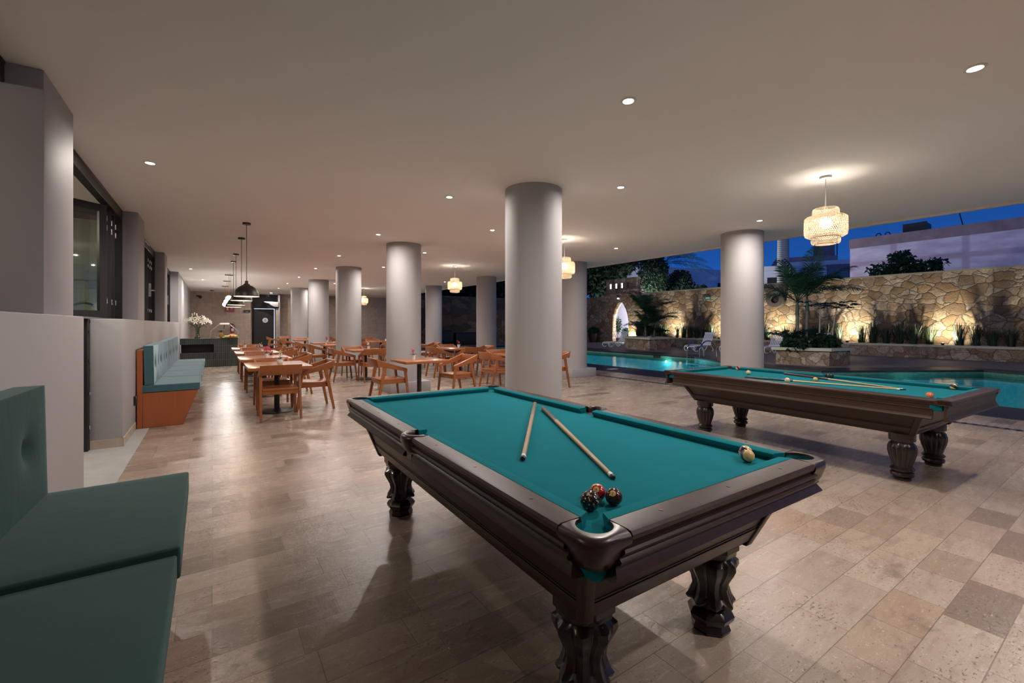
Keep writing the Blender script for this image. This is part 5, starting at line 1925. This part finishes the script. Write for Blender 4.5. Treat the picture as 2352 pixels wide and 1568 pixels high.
tree(31.6, 22.4, 5.5, [((0, 0, 4.4), (1.15, 1.1, 1.5)), ((1.0, -1.1, 3.9), (.9, .9, .8))], 'dark round tree in front of the white house', 2600, .24)
tree(27.6, 7.1, 4.6, [((0, 0, 3.9), (.5, .7, .6)), ((0, -.9, 4.15), (.35, .6, .35)), ((0, .9, 4.1), (.35, .6, .35)), ((.1, .2, 4.6), (.35, .5, .4))], 'green shrub tops peeking over the wall before the pink house', 1500, .19, 'palm')
palm('tall_palm', 'dark drooping palm behind the leafy tree, silhouetted on the white house', (30.3, 23.0, 0),
     [(0, 0, 6.4, [(-.55, 3.8, .55, .62), (-.75, 3.6, .25, .5), (-.9, 3.4, .05, .42), (-.35, 3.6, .75, .6), (.6, 2.4, .6, .7), (2.2, 2.8, .5, .7), (3.0, 2.8, .7, .6), (-1.6, 3.0, .6, .7), (1.4, 2.2, 1.0, .6), (2.6, 2.6, .2, .5)], 1.0, .16)], 'tree', 'bark', None, 60)
t = thing('royal_palm', 'thick pale ringed trunk of a royal palm rising behind the garden wall', 'palm', (29.0, 13.25, 0))
m_rt = NT('ringed_palm_bark')
wv = m_rt.n('TexWave', wave_type='BANDS', bands_direction='Z')
wv.inputs['Scale'].default_value = 2.6
wv.inputs['Distortion'].default_value = 1.2
m_rt.l(m_rt.coord(), wv.inputs['Vector'])
m_rt.bsdf(m_rt.ramp(wv.outputs['Fac'], [(.15, (.24, .25, .25)), (.45, (.46, .48, .48))]), .8, m_rt.bump(wv.outputs['Fac'], .4, .03))
MB().tube([(0, 0, 0), (0, 0, 3), (0, 0, 7), (0, 0, 11)], [.34, .33, .31, .26], 24).build('trunk', m_rt.m, t)
MB().tube([(0, 0, 11), (0, 0, 12.6)], [.26, .12], 16).build('crown_shaft', M['palm'], t)
for az, L, ri, dr in crown(9, 3.2, .2, 1.2, .7):
    frond_mesh(MB(), (0, 0, 12.5), az, L, ri, dr, 40, .7).build('frond', M['tree'], t, fix=False)

M['pinkwall'] = NT('stained_pink_render')
q = M['pinkwall']
v_ = q.coord()
c_ = q.mix(q.ramp(q.noise(q.coord((1, .7, 2.2)), .8, 6, .65), [(.38, (0, 0, 0)), (.62, (1, 1, 1))]), (.62, .53, .68), (.84, .78, .92))
bn = q.n('TexBrick', offset=0.0)
bn.inputs['Scale'].default_value = 1
bn.inputs['Brick Width'].default_value = 3.1
bn.inputs['Row Height'].default_value = 2.6
bn.inputs['Mortar Size'].default_value = .22
bn.inputs['Mortar Smooth'].default_value = .6
cb_ = q.n('CombineXYZ')
s_ = q.n('SeparateXYZ')
q.l(v_, s_.inputs[0])
q.l(s_.outputs[1], cb_.inputs[0])
q.l(s_.outputs[2], cb_.inputs[1])
q.l(cb_.outputs[0], bn.inputs['Vector'])
c_ = q.mix(q.math('MULTIPLY', bn.outputs['Fac'], .55), c_, (.42, .29, .40))
c_ = q.mix(q.math('MULTIPLY', q.ramp(s_.outputs[2], [(0, (0, 0, 0)), (1, (1, 1, 1))]), 0.0), c_, (.2, .1, .1))
q.bsdf(c_, .9)
M['pinkwall'] = q.m
M['parapet'] = m_plain('stained_parapet', (.32, .24, .27), .9, .5, 1.6, .2)
t = thing('pink_house', 'big purple-pink rendered house with a stained parapet behind the garden wall', 'house', (34, 0, 0))
MB().bb(0, 6, -7, 11.5, 0, 6.25).build('wall', M['pinkwall'], t, smooth=False)
MB().bb(-.03, 6, -7, 11.53, 6.25, 6.85).build('parapet', M['parapet'], t, smooth=False)
MB().bb(.8, 1.8, 8.0, 9.0, 6.85, 7.42).bb(.7, .8, 7.95, 9.05, 6.8, 7.46).build('roof_tank', M['black'], t)
for y in (10.2, 9.75):
    MB().tube([(.6, y - .12, 6.8), (.6, y - .12, 7.0), (.6, y - .06, 7.1), (.6, y + .06, 7.1), (.6, y + .12, 7.0), (.6, y + .12, 6.8)], .03, 6).build('roof_pipe', M['black'], t)
MB().tube([(.6, 6.4, 6.8), (.6, 6.75, 8.5)], .025, 6).build('antenna', M['black'], t)
MB().bb(.4, 4, -5, 3.7, 6.8, 7.6).build('roof_room', M['parapet'], t, smooth=False)
M['housewhite'] = m_plain('house_white', (.62, .66, .72), .85, .06, 1)
t = thing('white_house', 'long white house behind the trees left of the pool-side column', 'house', (33.6, 28.0, 0), math.atan2(-4.3, 17.1))
MB().bb(0, 15, 0, 4, 0, 6.75).bb(-.05, 15.05, -.05, 4, 6.75, 6.95).build('wall', M['housewhite'], t, smooth=False)
for x0, x1, z0, z1 in ((1.2, 2.3, 3.6, 5.4), (9.3, 9.75, 5.0, 5.6), (12.4, 13.0, 3.6, 5.4)):
    MB().bb(x0, x1, -.03, .02, z0, z1).build('house_window', M['black'], t)
t = thing('dark_house', 'dim flat-roofed house with a chimney block behind the slender palm', 'house', (43.0, 19.3, 0), math.atan2(-4.2, 2.4))
MB().bb(-.4, 4.9, 0, 6, 0, 7.0).build('wall', M['housewhite'], t, smooth=False)
MB().bb(-.9, 3.6, -.6, 6, 7.0, 7.35).build('flat_roof', M['parapet'], t, smooth=False)
MB().bb(2.4, 3.7, 1, 3, 7.35, 9.0).build('chimney', M['parapet'], t, smooth=False)
MB().bb(2.9, 4.9, -.05, .02, 0, 6.6).build('dark_facade', m_plain('slate_paint', (.14, .16, .20), .8, .1), t, smooth=False)
MB().bb(2.62, 2.9, -.25, .02, 0, 6.4).build('pillar', M['housewhite'], t, smooth=False)
MB().tube([(3.9, 1.2, 7.0), (3.9, 1.2, 10.5)], .04, 6).build('mast', M['black'], t)
t = thing('low_house', 'low pale house with a dark doorway left of the royal palm', 'house', (37.4, 18.3, 0), math.atan2(-4.2, 2.4))
MB().bb(-1.6, 1.6, 0, 3, 0, 5.7).bb(-1.7, 1.7, -.2, 3, 5.7, 6.1).build('wall', M['housewhite'], t, smooth=False)
MB().bb(.0, .75, -.03, .02, 2.5, 5.2).build('doorway', M['black'], t)
